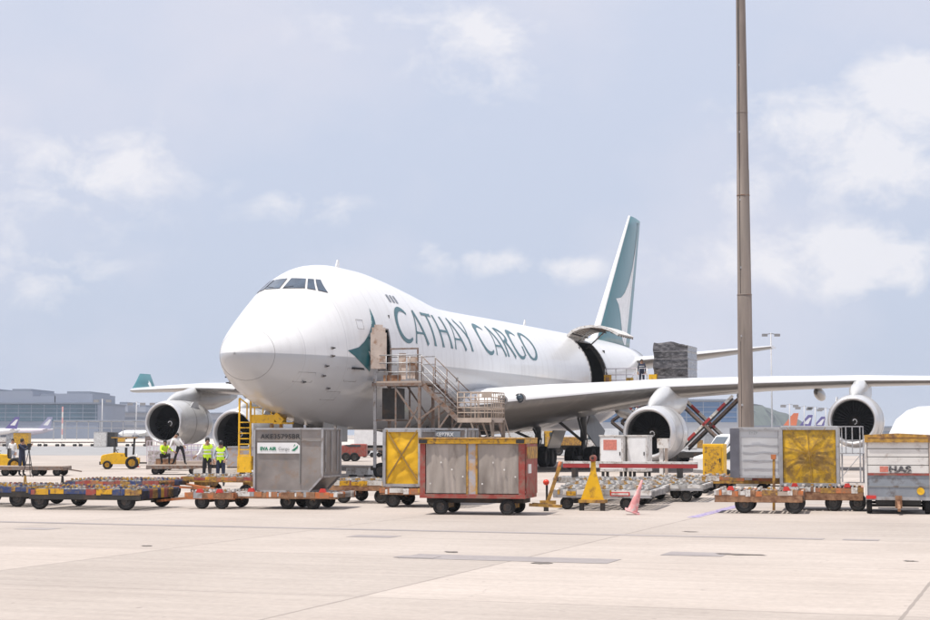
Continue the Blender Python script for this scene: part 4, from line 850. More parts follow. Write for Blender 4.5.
# leaning cone
def cone(px,d,label,h=.7,tilt=0,group='traffic cones',m_='conered'):
    t=thing('traffic_cone',label,'traffic cone',at(px,d),0,group)
    q=MB(); q.bb(-.19,.19,-.19,.19,0,.035,m_); b_=q.build('base',t)
    q=MB(); k=h; q.lathe([(.035,.14),(k*.35,.105)],m_,ax='z',n=18); q.lathe([(k*.35,.105),(k*.55,.078)],'white' if m_!='cone' else 'cone',ax='z',n=18); q.lathe([(k*.55,.078),(k*.75,.05)],m_,ax='z',n=18); q.lathe([(k*.75,.05),(k,.025),(k,.001)],'white' if m_!='cone' else m_,ax='z',n=18); q.build('cone_body',t)
    if tilt: t.rotation_euler=(R(8),R(tilt),0)
    return t
c_=cone(630.5,39.9,'faded pink cone leaning to the right in front of the white edged dolly',.86,17,m_='cone'); c_.scale=(.92,.92,.95); c_.location.z=.06
cone(215.5,54,'small red and white cone between the two standing workers',.62)
cone(139,97,'dark small cone right of the yellow canopied tractor',.8)
# red and white tow bar lying on the rollers
t=thing('tow_bar','long red and white aircraft towing bar lying across the roller dollies','tow bar',at(563,51.5,.90),GA+R(2))
q=MB()
for i,(a_,b_,m_) in enumerate(((0,.5,'cleanred'),(.5,.85,'cleanred'),(.85,1.15,'white'),(1.15,2.3,'cleanred'),(2.3,3.0,'cleanred'),(3.0,4.2,'cleanred'))): q.bb(a_,b_,-.09,.09,0,.13,m_)
q.bb(0,4.2,-.095,.095,.13,.2,'white')
q.build('beam',t); 
for x in (.3,3.6): q=MB(); q.bb(x,x+.12,-.2,.2,-.3,0,'darksteel'); q.build('support',t)
# white cabinets and post
def cabinet(px,d,w_,z0,z1,label,red=False,dp=.9):
    t=thing('power_cabinet',label,'cabinet',at(px,d),GA,'white cabinets near the inboard engine')
    q=MB(); q.bb(0,w_,0,dp,z0,z1,'white'); q.build('casing',t,bevel=.02)
    q=MB(); q.bb(-.03,w_+.03,-.03,dp+.03,z1,z1+.05,'white'); q.build('lid',t)
    q=MB(); q.bb(.06,w_-.06,-.015,0,z0+.1,z1-.08,'cleanwhite'); dd=q.build('door',t); q=MB(); q.bb(w_-.14,w_-.1,-.04,-.015,(z0+z1)/2-.06,(z0+z1)/2+.08,'darksteel'); q.build('handle',dd)
    if red: q=MB(); q.bb(.15,w_-.25,-.022,-.016,z1-.55,z1-.14,'redfade'); q.build('red_sign',t)
    q=MB()
    for x in (.1,w_-.1):
        for y in (.1,dp-.1): q.bb(x-.05,x+.05,y-.05,y+.05,0,z0,'darksteel')
    q.build('foot_frame',t)
cabinet(599,66,.95,.45,1.86,'white cabinet with a faded red square sign, left of the inboard engine inlet',True)
cabinet(626,66,.82,.45,1.86,'plain white cabinet directly below the left inboard engine inlet')
t=thing('equipment_post','white boxed post standing in front of the inboard engine, right of two cabinets','post',at(662,64),GA)
q=MB(); q.bb(-.14,.0,-.1,.1,0,1.4,'white'); q.bb(.08,.16,-.1,.1,0,1.4,'shelf'); q.build('legs',t); q=MB(); q.bb(-.2,.24,-.2,.2,1.4,1.78,'white'); q.build('head_box',t)
# yellow locker
t=thing('yellow_locker','bright yellow upright locker right of the striped scissor arms','locker',at(701,58),GA)
q=MB(); q.bb(0,.74,0,.6,.45,1.6,'tarp'); q.build('body',t,bevel=.015); q=MB(); q.bb(.07,.67,-.02,0,.52,1.5,'yellow'); d_=q.build('door',t); q=MB(); q.bb(.6,.64,-.05,-.02,.95,1.1,'darksteel'); q.build('handle',d_); q=MB(); q.bb(.05,.69,.05,.55,0,.45,'darksteel'); q.build('plinth',t)
# white container with blue-grey edge
t=curtain_box('white ribbed container with a blue grey corner post, below the tall mast',731,50.5,.62,1.42,1.5,1.53,'alu2',net=False,posts='galv',wav=.25)
q=MB(); q.bb(-.08,.2,-.06,-.03,0,1.5,'greypurple'); q.build('corner_panel',t)
for k in range(5): q=MB(); q.bb(.26,1.36,-.05,-.035,.25+.24*k,.265+.24*k,'galv'); q.build('rib',t)
text('EYZP',.11,'grey_txt',t,(.5,-.06,1.32),'id_text')
dolly('container_dolly','dolly with dark box below the white ribbed container',700,52.5,2.6,1.7,.6,'oldyellow',['white','orange','red','oldyellow','white'],(.7,1.9),wr=.2,th=.2,balls=True)
# yellow netted container on rusty dollies
dolly('container_dolly','rusty orange dolly under the dirty yellow netted container at the right',712,40.6,2.15,1.55,.56,'rusty',['white','orange','rusty','white','oldyellow','rusty','shelf','orange','white'],(.72,1.93),wr=.23,lamps=2,balls=True,th=.26)
dolly('container_dolly','rusty dolly end coupled between netted container and white slatted cart',776,41.9,2.1,1.7,.6,'rusty',['rusty','orange','white','shelf','oldyellow','white','red'],(1.35,1.95),wr=.21,lamps=2,balls=True,th=.3)
curtain_box('container with a dirty yellow curtain under a strap net, right of the mast',779,42.4,.62,1.42,1.5,1.53,'tarp_dirty',net=36)
t=thing('prop_pole','rusty upright lever leaning on the netted container','pole',at(771,42.1),GA)
q=MB(); q.bar((0,0,0),(.02,0,1.32),.06,.07,'oldyellow'); q.build('shaft',t); q=MB(); q.bb(-.05,.07,-.05,.05,1.3,1.42,'orange'); q.build('grip',t)
t=thing('white_post','thick white post at the right edge of the netted container','post',at(835,42.6),GA)
q=MB(); q.bb(-.06,.06,-.06,.06,0,2.1,'white'); q.build('shaft',t); q=MB(); q.bb(-.1,.1,-.1,.1,2.1,2.13,'galv'); q.build('cap',t)
# white slatted cart
def has_cart():
    t=gsething('baggage_cart','closed white slatted baggage cart with HAS lettering and a yellow roof edge','baggage cart',862,40.2,None)
    W,Ln,zf,zr=1.56,2.6,.42,1.93
    q=MB(); q.bb(0,W,0,Ln,zf-.08,zf,'galv'); q.bb(.25,W-.25,.1,Ln-.1,.22,zf-.08,'darksteel'); q.build('chassis',t)
    q=MB(); q.bb(.04,W-.04,0,.04,zf,zf+.52,'greyblue'); q.bb(.06,W-.06,-.012,0,zf+.24,zf+.26,'steel'); q.build('lower_panel',t)
    q=MB(); q.bb(.02,W-.02,-.02,.04,zf+.52,zf+.57,'red'); q.build('red_rail',t)
    q=MB()
    for k in range(4): z=zf+.575+.2*k; q.bb(.06,W-.06,-.005,.03,z,z+.185,'slat_white')
    q.build('slat_panel',t)
    q=MB(); q.bb(W-.03,W,.04,Ln,zf,zr-.2,'darksteel'); q.bb(0,.03,.04,Ln,zf,zr-.2,'slat_white'); q.bb(.03,W-.03,Ln-.03,Ln,zf,zr-.2,'slat_white'); q.build('side_panel',t)
    for x in (.02,W-.02): q=MB(); q.bb(x-.03,x+.03,-.03,.03,zf,zr-.02,'slat_white' if x<1 else 'shelf'); q.build('corner_post',t)
    q=MB(); q.prism([(-.0,zr-.19),(W,zr-.19),(W,zr-.01),(W*.5,zr+.03),(0,zr-.01)],'oldyellow','y',-.04,Ln+.03); q.bb(.06,W-.06,-.06,-.04,zr-.19,zr-.09,'oldyellow'); q.bb(.08,W-.08,-.065,-.04,zr-.085,zr-.07,'rusty'); q.build('roof',t)
    text('HAS',.2,'dark_txt',t,(.56,-.025,zf+.6),'lettering',bold=.012,xs=1.35)
    q=MB(); q.bb(.35,.55,-.009,-.005,zf+.6,zf+.74,'redfade'); q.build('faded_mark',t)
    q=MB(); q.cyl((W-.26,-.03,zf+.14),(W-.26,0,zf+.14),.09,'tarp',14); q.build('reflector',t)
    q=MB(); q.bb(.02,.25,-.05,0,zf-.05,zf+.03,'brightred'); q.build('tail_light',t)
    q=MB(); q.bar((W/2,-.05,.3),(W/2,-.5,.12),.07,.07,'rusty'); q.bb(W/2-.08,W/2+.08,-.08,.02,.15,.45,'rusty'); q.build('coupling',t)
    for y in (.35,Ln-.4):
        q=MB(); q.cyl((.1,y,.2),(W-.1,y,.2),.035,'darksteel'); q.bb(.3,W-.3,y-.03,y+.03,.12,.15,'galv'); q.build('axle',t)
        for x in (.09,W-.09): wheel(t,(x,y,.2),.2,.13,axis='x')
has_cart()
t=thing('freight_container','dark container sliver at the far right edge behind the slatted cart','container',at(922,43.5,.3),GA,None)
q=MB(); q.bb(0,1.6,0,1.5,0,1.5,'darksteel'); q.build('shell',t); q=MB(); q.bb(-.03,1.63,-.03,1.53,1.5,1.56,'galv'); q.build('lid',t); q=MB(); q.bb(.1,1.5,.1,1.4,-.3,0,'darksteel'); q.build('dolly_base',t)
# maintenance stand in front of the outboard engine
t=thing('maintenance_stand','grey railed maintenance steps below the left outboard engine','steps',at(836,66),GA,None)
q=MB()
for x in (0,.3,.55,.85): q.bb(x-.02,x+.02,-.02,.02,1.2,2.25,'galv')
for z in (1.7,2.25): q.bb(0,.85,-.02,.02,z-.02,z+.02,'galv')
for x in (0,.85): q.bb(x-.02,x+.02,.0,1.2,2.23,2.27,'galv'); q.bb(x-.02,x+.02,1.16,1.2,1.2,2.25,'galv')
q.build('railing',t); q=MB(); q.bb(-.05,.9,0,1.2,1.15,1.2,'galv'); q.build('platform',t)
q=MB()
for x in (0,.85):
    for y in (0,1.18): q.bb(x-.03,x+.03,y-.03,y+.03,0,1.15,'galv')
q.bar((0,0,.1),(.85,0,1.1),.03,.03,'galv'); q.build('legs',t)
for k in range(4): q=MB(); q.bb(.9+.2*k,1.15+.2*k,.2,1.0,.95-.25*k,.98-.25*k,'galv'); q.build('step',t)
# chocks and a hose
for i,(px,d) in enumerate(((347,76),(420,60))):
    t=thing('white_crate' if i==0 else 'dark_box',['low white crate under the nose right of the silver container','flat dark box on the ground below the boarding stairs'][i],'crate',at(px,d),GA)
    q=MB(); q.bb(0,1.1,0,.8,.08,.4,['white','darksteel'][i]); q.build('body',t); q=MB(); q.bb(-.03,1.13,-.03,.83,.4,.45,['shelf','steel'][i]); q.build('lid',t); q=MB(); q.bb(.1,.25,.1,.7,0,.08,'black'); q.bb(.85,1.0,.1,.7,0,.08,'black'); q.build('feet',t)
# ------------------------------------------------------------------ boarding stairs (local x = away from the body, y = aft)
def P2W(x,y):  # aircraft (aft, port) to the scene
    v=Matrix.Rotation(TH,3,'Z')@Vector((x,-y,0)); return plane.location+v
t=thing('boarding_stairs','rusty grey mobile stairs with two railed platforms beside the open crew door','boarding stairs'); o=P2W(6.9,3.2); t.location=(o.x,o.y,0); t.rotation_euler=(0,0,GA)
W=1.7
q=MB(); q.bb(0,2.2,0,W,4.16,4.24,'shelf'); q.bb(-.1,2.25,-.03,.03,4.02,4.16,'rustframe'); q.bb(-.1,2.25,W-.03,W+.03,4.02,4.16,'rustframe'); q.bb(-.1,-.02,0,W,4.1,4.2,'black'); q.build('upper_platform',t)
def rail(pts,h=1.05,post=.5,m_='galv',mids=(.35,.7),name='railing'):
    q=MB()
    for a_,b_ in zip(pts,pts[1:]):
        a_=Vector(a_);b_=Vector(b_);L_=(b_-a_).length; n_=max(1,round(L_/post))
        for i in range(n_+1):
            p=a_+(b_-a_)*i/n_; q.cyl(p,p+Vector((0,0,h)),.022,m_,6)
        for hh in tuple(m*h for m in mids)+(h,): q.cyl(a_+Vector((0,0,hh)),b_+Vector((0,0,hh)),.024,m_,6)
    return q.build(name,t)
rail([(0,.02,4.24),(2.2,.02,4.24)],1.12); rail([(0.0,W-.02,4.24),(2.2,W-.02,4.24)],1.12)
q=MB()   # tall goal frame on the platform and white screens
for x in (.75,2.0): q.bb(x-.03,x+.03,.05,.1,4.24,5.66,'rustframe')
q.bb(.72,2.03,.04,.1,5.6,5.67,'rustframe'); q.build('screen_frame',t)
q=MB(); q.bb(1.1,1.42,.12,.16,4.3,5.45,'lining'); q.build('screen_panel',t); q=MB(); q.bb(1.5,1.95,.12,.16,4.35,5.3,'lining'); q.build('screen_panel',t)
q=MB(); q.bb(.4,1.2,.06,.11,4.24,4.5,'rusty'); q.build('kick_plate',t); q=MB(); q.box((1.72,.08,4.98),(.35,.06,.14),'rusty'); q.cyl((1.95,.05,4.3),(1.95,.05,5.3),.06,'rustframe'); q.build('latch_gear',t)
X1=3.85; ZL=2.64
for y in (.03,W-.03): q=MB(); q.bar((2.2,y,4.12),(X1,y,ZL-.08),.06,.2,'rustframe'); q.build('stringer',t)
for i in range(8):
    u=(i+.5)/8; q=MB(); q.bb(2.2+(X1-2.2)*u-.13,2.2+(X1-2.2)*u+.13,.06,W-.06,4.2-(4.2-ZL)*u-.02,4.2-(4.2-ZL)*u+.02,'rustframe'); q.build('stair_tread',t)
for y in (.02,W-.02):
    q=MB()
    for hh in (.4,.75,1.1): q.cyl((2.2,y,4.2+hh),(X1,y,ZL+hh),.022,'rustframe' if hh>1 else 'galv',6)
    for u in (0,.33,.66,1): q.cyl((2.2+(X1-2.2)*u,y,4.15-(4.15-ZL)*u),(2.2+(X1-2.2)*u,y,5.3-(5.3-ZL-1.1)*u),.024,'rustframe',6)
    q.build('stair_handrail',t)
X2=5.38
q=MB(); q.bb(X1,X2,0,W,ZL-.06,ZL,'shelf'); q.bb(X1,X2,-.04,.02,ZL-.2,ZL,'shelf'); q.bb(X1,X2,W-.02,W+.04,ZL-.2,ZL,'shelf'); q.bb(X2-.05,X2,0,W,ZL-.2,ZL-.06,'shelf'); q.build('lower_platform',t)
rail([(X1,.0,ZL),(X2,.0,ZL),(X2,W,ZL)],1.08,.3,'shelf',(.2,.4,.6,.8)); rail([(X1,W,ZL),(X2,W,ZL)],1.08,.4,'shelf',(.35,.7))
q=MB(); q.bb(X1+1.1,X1+1.55,-.04,.0,ZL+.85,ZL+1.05,'shelf'); q.build('notice_plate',t)
# posts and braces down to a wheeled base
for x in (.03,2.1):
    for y in (.03,W-.03): q=MB(); q.bb(x-.06,x+.06,y-.05,y+.05,.5,4.1 if x>1 else 5.36,'galv' if x<1 and y<1 else 'rustframe'); q.build('support_post',t)
q=MB()
for y in (.03,W-.03):
    for a_,b_ in (((.9,y,4.05),(2.1,y,2.4)),((2.1,y,3.2),(.95,y,1.4)),((1.0,y,1.5),(1.0,y,4.0)),((2.1,y,2.6),(3.2,y,3.3)),((.0,y,2.55),(1.0,y,2.55)),((2.1,y,1.0),(3.6,y,3.0)),((3.0,y,3.3),(3.0,y,1.2)),((3.2,y,.8),(X1+.2,y,2.5))): q.bar(a_,b_,.06,.07,'rustframe')
q.build('cross_brace',t)
q=MB(); q.bb(.25,.95,.3,1.2,2.6,3.95,'darksteel'); q.build('machinery_box',t)
for x in (X1+.9,X2-.1):
    for y in (.1,W-.1): q=MB(); q.bb(X1+1.0-.05+(.55 if x>X2-1 else 0),X1+1.0+.05+(.55 if x>X2-1 else 0),y-.05,y+.05,.5,ZL-.1,'shelf'); q.build('support_post',t)
q=MB()
for y in (.1,W-.1):
    for a_,b_ in (((X1+1.0,y,1.4),(X1+.55,y,ZL-.15)),((X1+1.6,y,1.4),(X2-.1,y,ZL-.15))): q=MB(); q.bar(a_,b_,.05,.06,'shelf'); q.build('knee_brace',t)
q=MB(); q.bb(-.2,6.0,.1,W-.1,.38,.56,'darksteel'); q.bb(1.2,3.4,.0,W,.56,1.1,'rustframe'); q.build('base_frame',t)
for x in (.3,5.4):
    for y in (.1,W-.1): wheel(t,(x,y,.36),.36,.2)
for i in range(9):   # lower flight, running aft behind the lower platform
    q=MB(); q.bb(X1+.25,X1+1.2,W+.05+.24*i,W+.30+.24*i,ZL-.28*(i+1)+.0,ZL-.28*(i+1)+.04,'rustframe'); q.build('stair_tread',t)
for x in (X1+.2,X1+1.25): q=MB(); q.bar((x,W,ZL-.1),(x,W+2.3,.1),.05,.18,'rustframe'); q.cyl((x,W,ZL+1),(x,W+2.3,1.1),.022,'shelf'); q.bar((x,W,ZL-.1),(x,W,ZL+1),.04,.04,'shelf'); q.build('stringer',t)
# ------------------------------------------------------------------ yellow nose steps
t=thing('access_steps','yellow access ladder with a railed yellow platform under the nose','access ladder',at(243,71),GA)
q=MB()
for x in (-.12,.42): q.bb(x-.035,x+.035,-.03,.03,.35,3.5,'tarp')
for k in range(9): q.bb(-.08,.38,-.03,.03,.55+.235*k,.60+.235*k,'tarp')
q.build('ladder',t); q=MB(); q.bb(.42,1.55,.0,1.2,2.42,2.78,'tarp'); q.bb(1.5,1.9,.0,1.2,2.38,2.46,'tarp'); q.bar((1.55,.02,2.78),(1.9,.02,2.46),.05,.3,'tarp'); q.build('platform',t)
q=MB(); q.bar((-.12,0,3.5),(.25,0,3.25),.05,.05,'tarp'); q.bb(.22,.27,-.02,.02,2.6,3.28,'tarp')
for x in (.6,1.0,1.4): q.bb(x-.02,x+.02,.0,.04,2.78,3.1,'tarp')
q.bb(.42,1.5,0,.04,3.08,3.12,'tarp'); q.build('railing',t)
q=MB(); q.bb(-.18,.5,-.05,.7,.3,1.0,'tarp'); q.build('motor_box',t); q=MB(); q.bb(-.2,1.8,.1,1.2,.3,.45,'oldyellow'); q.bb(1.3,1.42,.1,.22,.4,2.4,'oldyellow'); q.bb(1.3,1.42,1.0,1.12,.4,2.4,'oldyellow'); q.bar((.4,.1,.5),(1.4,.1,2.3),.05,.06,'oldyellow'); q.build('chassis',t)
for x in (0,1.5):
    for y in (.1,1.15): wheel(t,(x,y,.17),.17,.1)
t=thing('foam_box','white box on the ground by the foot of the yellow ladder','box',at(254,58),GA)
q=MB(); q.bb(0,.75,0,.6,.36,.62,'white'); q.build('body',t); q=MB(); q.bb(-.02,.77,-.02,.62,.62,.68,'cleanwhite'); q.build('lid',t); q=MB(); q.bb(0,.75,0,.6,0,.36,'shelf'); q.build('pallet',t)
# ------------------------------------------------------------------ main deck loader (local x = port, y = aft)
t=thing('deck_loader','scissor lift cargo loader with red and white striped arms at the open side door','cargo loader'); o=P2W(44.0,3.7); t.location=(o.x,o.y,0); t.rotation_euler=(0,0,GA)
Z0=5.02
q=MB(); q.bb(0,2.9,0,3.3,Z0-.35,Z0,'white'); q.build('bridge_platform',t)
q=MB(); q.bb(3.1,8.6,.0,3.3,Z0-.45,Z0-.02,'white'); q.build('main_platform',t)
q=MB()
for x in (.1,.8,1.5,2.2,2.85): q.cyl((x,.05,Z0),(x,.05,Z0+1.15),.03,'white',6)
for z in (.4,.75,1.15): q.cyl((.1,.05,Z0+z),(2.85,.05,Z0+z),.025,'netpink',6)
q.bar((1.5,.05,Z0),(2.2,.05,Z0+1.1),.03,.03,'white'); q.bar((.1,.05,Z0+1.1),(.8,.05,Z0),.03,.03,'white'); q.build('railing',t)
q=MB(); q.bb(.05,.5,-.1,.1,Z0,Z0+.75,'yellow'); q.bb(.15,.4,-.12,-.1,Z0+.1,Z0+.6,'rusty'); q.build('control_box',t)
q=MB(); q.bb(1.5,1.95,-.08,.1,Z0+.25,Z0+.55,'tarp_dirty'); q.bb(1.4,2.1,-.1,.0,Z0+.05,Z0+.2,'white'); q.build('motor_unit',t)
q=MB(); q.bb(3.0,3.5,-.1,.35,Z0,Z0+.75,'tarp'); q.build('operator_console',t)
def striped(a_,b_,w_,h_,on=True,nm='scissor_arm'):
    q=MB(); a_=Vector(a_);b_=Vector(b_); n_=7; d_=(b_-a_)
    for i in range(n_): q.bar(a_+d_*i/n_,a_+d_*(i+1)/n_,w_,h_,('cleanred' if i%2 else 'white') if on else 'rustframe')
    o_=q.build(nm,t); q=MB(); up=Vector((0,.0,-h_*.95)); q.bar(a_+up,b_+up,w_*.96,h_*.9,'darksteel'); q.build('arm_edge',o_)
for y in (.35,2.95):
    striped((4.9,y,1.1),(8.3,y,Z0-.65),.12,.17,y<1); striped((8.2,y,.9),(4.6,y,Z0-.7),.12,.16,y>1)
    striped((.4,y,.9),(2.8,y,2.8),.1,.12); striped((2.8,y,.9),(.4,y,2.8),.1,.12,False); striped((.4,y,2.8),(2.8,y,Z0-.5),.1,.12,False); striped((2.8,y,2.8),(.4,y,Z0-.5),.1,.12)
q=MB(); q.bb(-.3,8.8,0,3.3,.45,.8,'darksteel'); q.build('chassis',t)
for x in (.8,4.5,8):
    for y in (.15,3.15): wheel(t,(x,y,.42),.42,.3)
# wrapped pallet
t=thing('wrapped_pallet','tall stack of cartons in glossy grey plastic wrap on the loader platform','cargo pallet'); o=P2W(44.15,6.95); t.location=(o.x,o.y,Z0); t.rotation_euler=(0,0,GA)
q=MB(); nx_,nz_=16,20; Wp,Dp,Hp=2.25,2.9,2.72
rr=[]; rnd=random.Random(3)
for j in range(nz_+1):
    v=j/nz_; z=.08+Hp*v; rg=[]
    per=[(x/10,0) for x in range(11)]+[(1,y/10) for y in range(1,11)]+[(1-x/10,1) for x in range(1,11)]+[(0,1-y/10) for y in range(1,10)]
    for (a_,b_) in per:
        sh=.05*math.sin(z*6.1+a_*3)+.03*rnd.random(); tz=z
        if v>.97: tz=z-.42*max(0,a_-.55)-.05*math.sin(a_*9)
        elif v>.8: tz=z-.3*(v-.8)/.17*max(0,a_-.55)
        k=1-.02*(1 if int(z/.55)%2 else 0)
        rg.append(((a_-.5)*Wp*k+.5*Wp+sh*(a_-.5)*.5,(b_-.5)*Dp*k+.5*Dp+sh*(b_-.5),tz))
    rr.append(rg)
q.loft(rr,'wrap',smooth=False); q.build('wrapped_cartons',t)
q=MB()
for z in (.55,1.12,1.7,2.2): q.bb(-.02,Wp+.02,-.02,Dp+.02,z,z+.035,'wrapband')
q.build('tie_band',t)
q=MB(); q.bb(-.05,Wp+.05,-.05,Dp+.05,0,.08,'alu'); q.build('pallet_base',t)
# ------------------------------------------------------------------ people
def person(px,d,label,pose,top='hivis',vest=None,bottom='trousers',z=0,rz=0,hair='hair',H=1.74,cap=None,group=None,loc=None):
    t=thing('person',label,'person',loc or at(px,d,z),rz,group)
    J=dict(pelvis=(0,0,.95),spine=(0,0,1.15),chest=(0,0,1.36),neck=(0,0,1.49),head=(0,-.01,1.60),crown=(0,0,1.70))
    J.update(shL=(.17,0,1.41),elL=(.23,.02,1.13),wrL=(.24,-.05,.88),shR=(-.17,0,1.41),elR=(-.23,.02,1.13),wrR=(-.24,-.05,.88),
     hiL=(.09,0,.9),knL=(.11,-.02,.5),anL=(.12,.03,.09),toL=(.13,-.13,.04),hiR=(-.09,0,.9),knR=(-.11,-.02,.5),anR=(-.12,.03,.09),toR=(-.13,-.13,.04))
    J.update(pose); k=H/1.75; J={a:Vector(b)*k for a,b in J.items()}
    rad=dict(pelvis=(.15,.11),spine=(.14,.10),chest=(.165,.11),neck=(.055,.06),head=(.078,.09),crown=(.062,.075),shL=(.07,.07),elL=(.048,.048),wrL=(.032,.028),hiL=(.095,.1),knL=(.066,.068),anL=(.045,.048),toL=(.04,.03))
    names=list(J); fing={}
    E_=[('pelvis','spine'),('spine','chest'),('chest','neck'),('neck','head'),('head','crown')]
    for s_ in 'LR': E_+=[('chest','sh'+s_),('sh'+s_,'el'+s_),('el'+s_,'wr'+s_),('pelvis','hi'+s_),('hi'+s_,'kn'+s_),('kn'+s_,'an'+s_),('an'+s_,'to'+s_)]
    for s_ in 'LR':   # palm, four fingers and a thumb from its side
        w_=J['wr'+s_]; dr=(w_-J['el'+s_]).normalized(); sd_=dr.cross(Vector((0,1,.2))).normalized(); cr=dr.cross(sd_)
        J['pa'+s_]=w_+dr*.07; rad['pa'+s_]=(.036,.02); E_.append(('wr'+s_,'pa'+s_))
        for f_,(o_,l_) in enumerate(((-.028,.07),(-.01,.08),(.01,.075),(.028,.06))):
            a_='f%d%s'%(f_,s_); J[a_]=w_+dr*.1+sd_*o_; J[a_+'t']=J[a_]+dr*l_*.8+cr*l_*.35; rad[a_]=(.010,.010); rad[a_+'t']=(.008,.008); E_+= [('pa'+s_,a_),(a_,a_+'t')]
        J['th'+s_]=w_+dr*.04-sd_*.045; J['th'+s_+'t']=w_+dr*.085-sd_*.06+cr*.02; rad['th'+s_]=(.012,.012); rad['th'+s_+'t']=(.009,.009); E_+=[('wr'+s_,'th'+s_),('th'+s_,'th'+s_+'t')]
    hd=J['head']; fw=(J.get('face') or Vector((0,-1,0)))
    fw=Vector(pose['face']).normalized() if 'face' in pose else Vector((0,-1,0)); J.pop('face',None)
    J['nose']=hd+fw*.105*k-Vector((0,0,.005)); rad['nose']=(.014,.016); E_.append(('head','nose'))
    names=list(J)
    for a_ in names:
        if a_ not in rad: rad[a_]=rad[a_.replace('R','L',1) if a_.endswith('R') else a_]
    me=bpy.data.meshes.new('body'); me.from_pydata([J[a_] for a_ in names],[(names.index(a_),names.index(b_)) for a_,b_ in E_],[])
    ob=bpy.data.objects.new('tmp',me); sc.collection.objects.link(ob); ob.modifiers.new('skin','SKIN'); su_=ob.modifiers.new('sub','SUBSURF'); su_.levels=1; su_.render_levels=1
    for i,a_ in enumerate(names): sv=me.skin_vertices[0].data[i]; sv.radius=rad[a_]; sv.use_root=(a_=='pelvis')
    dg=bpy.context.evaluated_depsgraph_get(); bm_=bpy.data.meshes.new_from_object(ob.evaluated_get(dg)); bpy.data.objects.remove(ob)
    segs=[(J[a_],J[b_],a_,b_) for a_,b_ in E_]
    def near(p):
        best=None
        for a_,b_,n1,n2 in segs:
            ab=b_-a_; t_=max(0,min(1,(p-a_).dot(ab)/max(ab.length_squared,1e-9))); dd=(p-a_-ab*t_).length
            if best is None or dd<best[0]: best=(dd,n1,n2,t_)
        return best
    mats=[top,bottom,'skin','shoe']
    for m_ in mats: bm_.materials.append(M[m_])
    reg=[]
    for p in bm_.polygons:
        dd,n1,n2,t_=near(p.center); r_=0
        if n2[:2] in('hi','kn','an') : r_=1
        if n2[:2]=='to': r_=3
        if n2 in('head','crown','nose') or n2[:2]=='pa' or n2[0]=='f' or n2[:2]=='th': r_=2
        if n1=='chest' and n2=='neck' and t_>.7: r_=2
        if n1[:2]=='el' and t_>.75: r_=2
        if n1=='pelvis' and n2=='spine' and t_<.25: r_=1
        p.material_index=r_; p.use_smooth=True; reg.append((n1,n2,t_))
    body=bpy.data.objects.new('body',bm_); sc.collection.objects.link(body); body.parent=t
    def shell(sel,off,m_,name):
        q=MB(); idx={}; V=[];F=[]
        for p,rg in zip(bm_.polygons,reg):
            if not sel(p,rg): continue
            f=[]
            for v in p.vertices:
                if v not in idx: idx[v]=len(V); V.append(bm_.vertices[v].co+bm_.vertices[v].normal*off)
                f.append(idx[v])
            F.append(f)
        if F: q.add(V,F,m_,True); return q.build(name,t)
    if vest:
        v_=shell(lambda p,r_: r_[0] in('spine','chest','pelvis') and r_[1] in('spine','chest','shL','shR','neck') and not(r_[1] in('shL','shR') and r_[2]>.95) and not(r_[1]=='neck' and r_[2]>.5),.022,vest,'safety_vest')
        if v_:
            s0,s1=J['spine'],J['chest']
            for c_,w_ in ((s0,.155),(s0+(s1-s0)*.6,.17)):
                q=MB(); ax=(s1-s0).normalized(); u_=Vector((1,0,0)); v2=ax.cross(u_).normalized()
                P=[[c_+ax*h_+u_*(w_*k*1.06+.012)*math.cos(2*math.pi*i/20)+v2*(.125*k+.015)*math.sin(2*math.pi*i/20) for i in range(20)] for h_ in (-.022,.022)]
                q.loft(P,'reflective',cap=False); q.build('reflective_band',v_)
    # hair or cap over the skull, eyes and mouth
    c_=hd+(J['crown']-hd)*.45-fw*.012; q=MB(); rr=[]
    for j in range(7):
        ph=R(90)*j/6; rr.append([c_+Vector((.088*k*math.cos(ph)*math.cos(2*math.pi*i/14),.102*k*math.cos(ph)*math.sin(2*math.pi*i/14),.105*k*math.sin(ph))) for i in range(14)])
    low=[c_+Vector((.084*k*math.cos(2*math.pi*i/14),.098*k*math.sin(2*math.pi*i/14),0))+ (Vector((0,0,-.07*k)) if Vector((math.cos(2*math.pi*i/14),math.sin(2*math.pi*i/14),0)).dot(fw)<.15 else Vector((0,0,0))) for i in range(14)]
    q.loft([low]+rr,cap or hair); q.build('cap' if cap else 'hair',t)
    sx_=fw.cross(Vector((0,0,1))).normalized()
    for e_ in (-1,1):
        q=MB(); q.box(hd+fw*.083*k+sx_*.03*e_+Vector((0,0,.025)),(.018,.012,.009),'black'); q.build('eye',t)
    q=MB(); q.box(hd+fw*.083*k-Vector((0,0,.04)),(.04,.012,.008),'redfade'); q.build('mouth',t)
    return t
crouch=dict(pelvis=(0,.1,.42),spine=(0,.06,.62),chest=(.03,-.04,.82),neck=(.05,-.08,.94),head=(.06,-.1,1.04),crown=(.06,-.1,1.14),shL=(.2,-.04,.86),elL=(.36,-.16,.7),wrL=(.52,-.22,.62),shR=(-.14,-.04,.86),elR=(-.1,-.25,.66),wrR=(.1,-.4,.6),
 hiL=(.1,.08,.4),knL=(.3,-.25,.52),anL=(.26,-.05,.09),toL=(.3,-.2,.04),hiR=(-.1,.08,.4),knR=(-.1,-.3,.5),anR=(-.1,.05,.09),toR=(-.1,-.12,.04))
person(166,80,'crouching worker in yellow green shirt and dark trousers on a flat trailer',crouch,'hivis',z=.46,H=1.8)
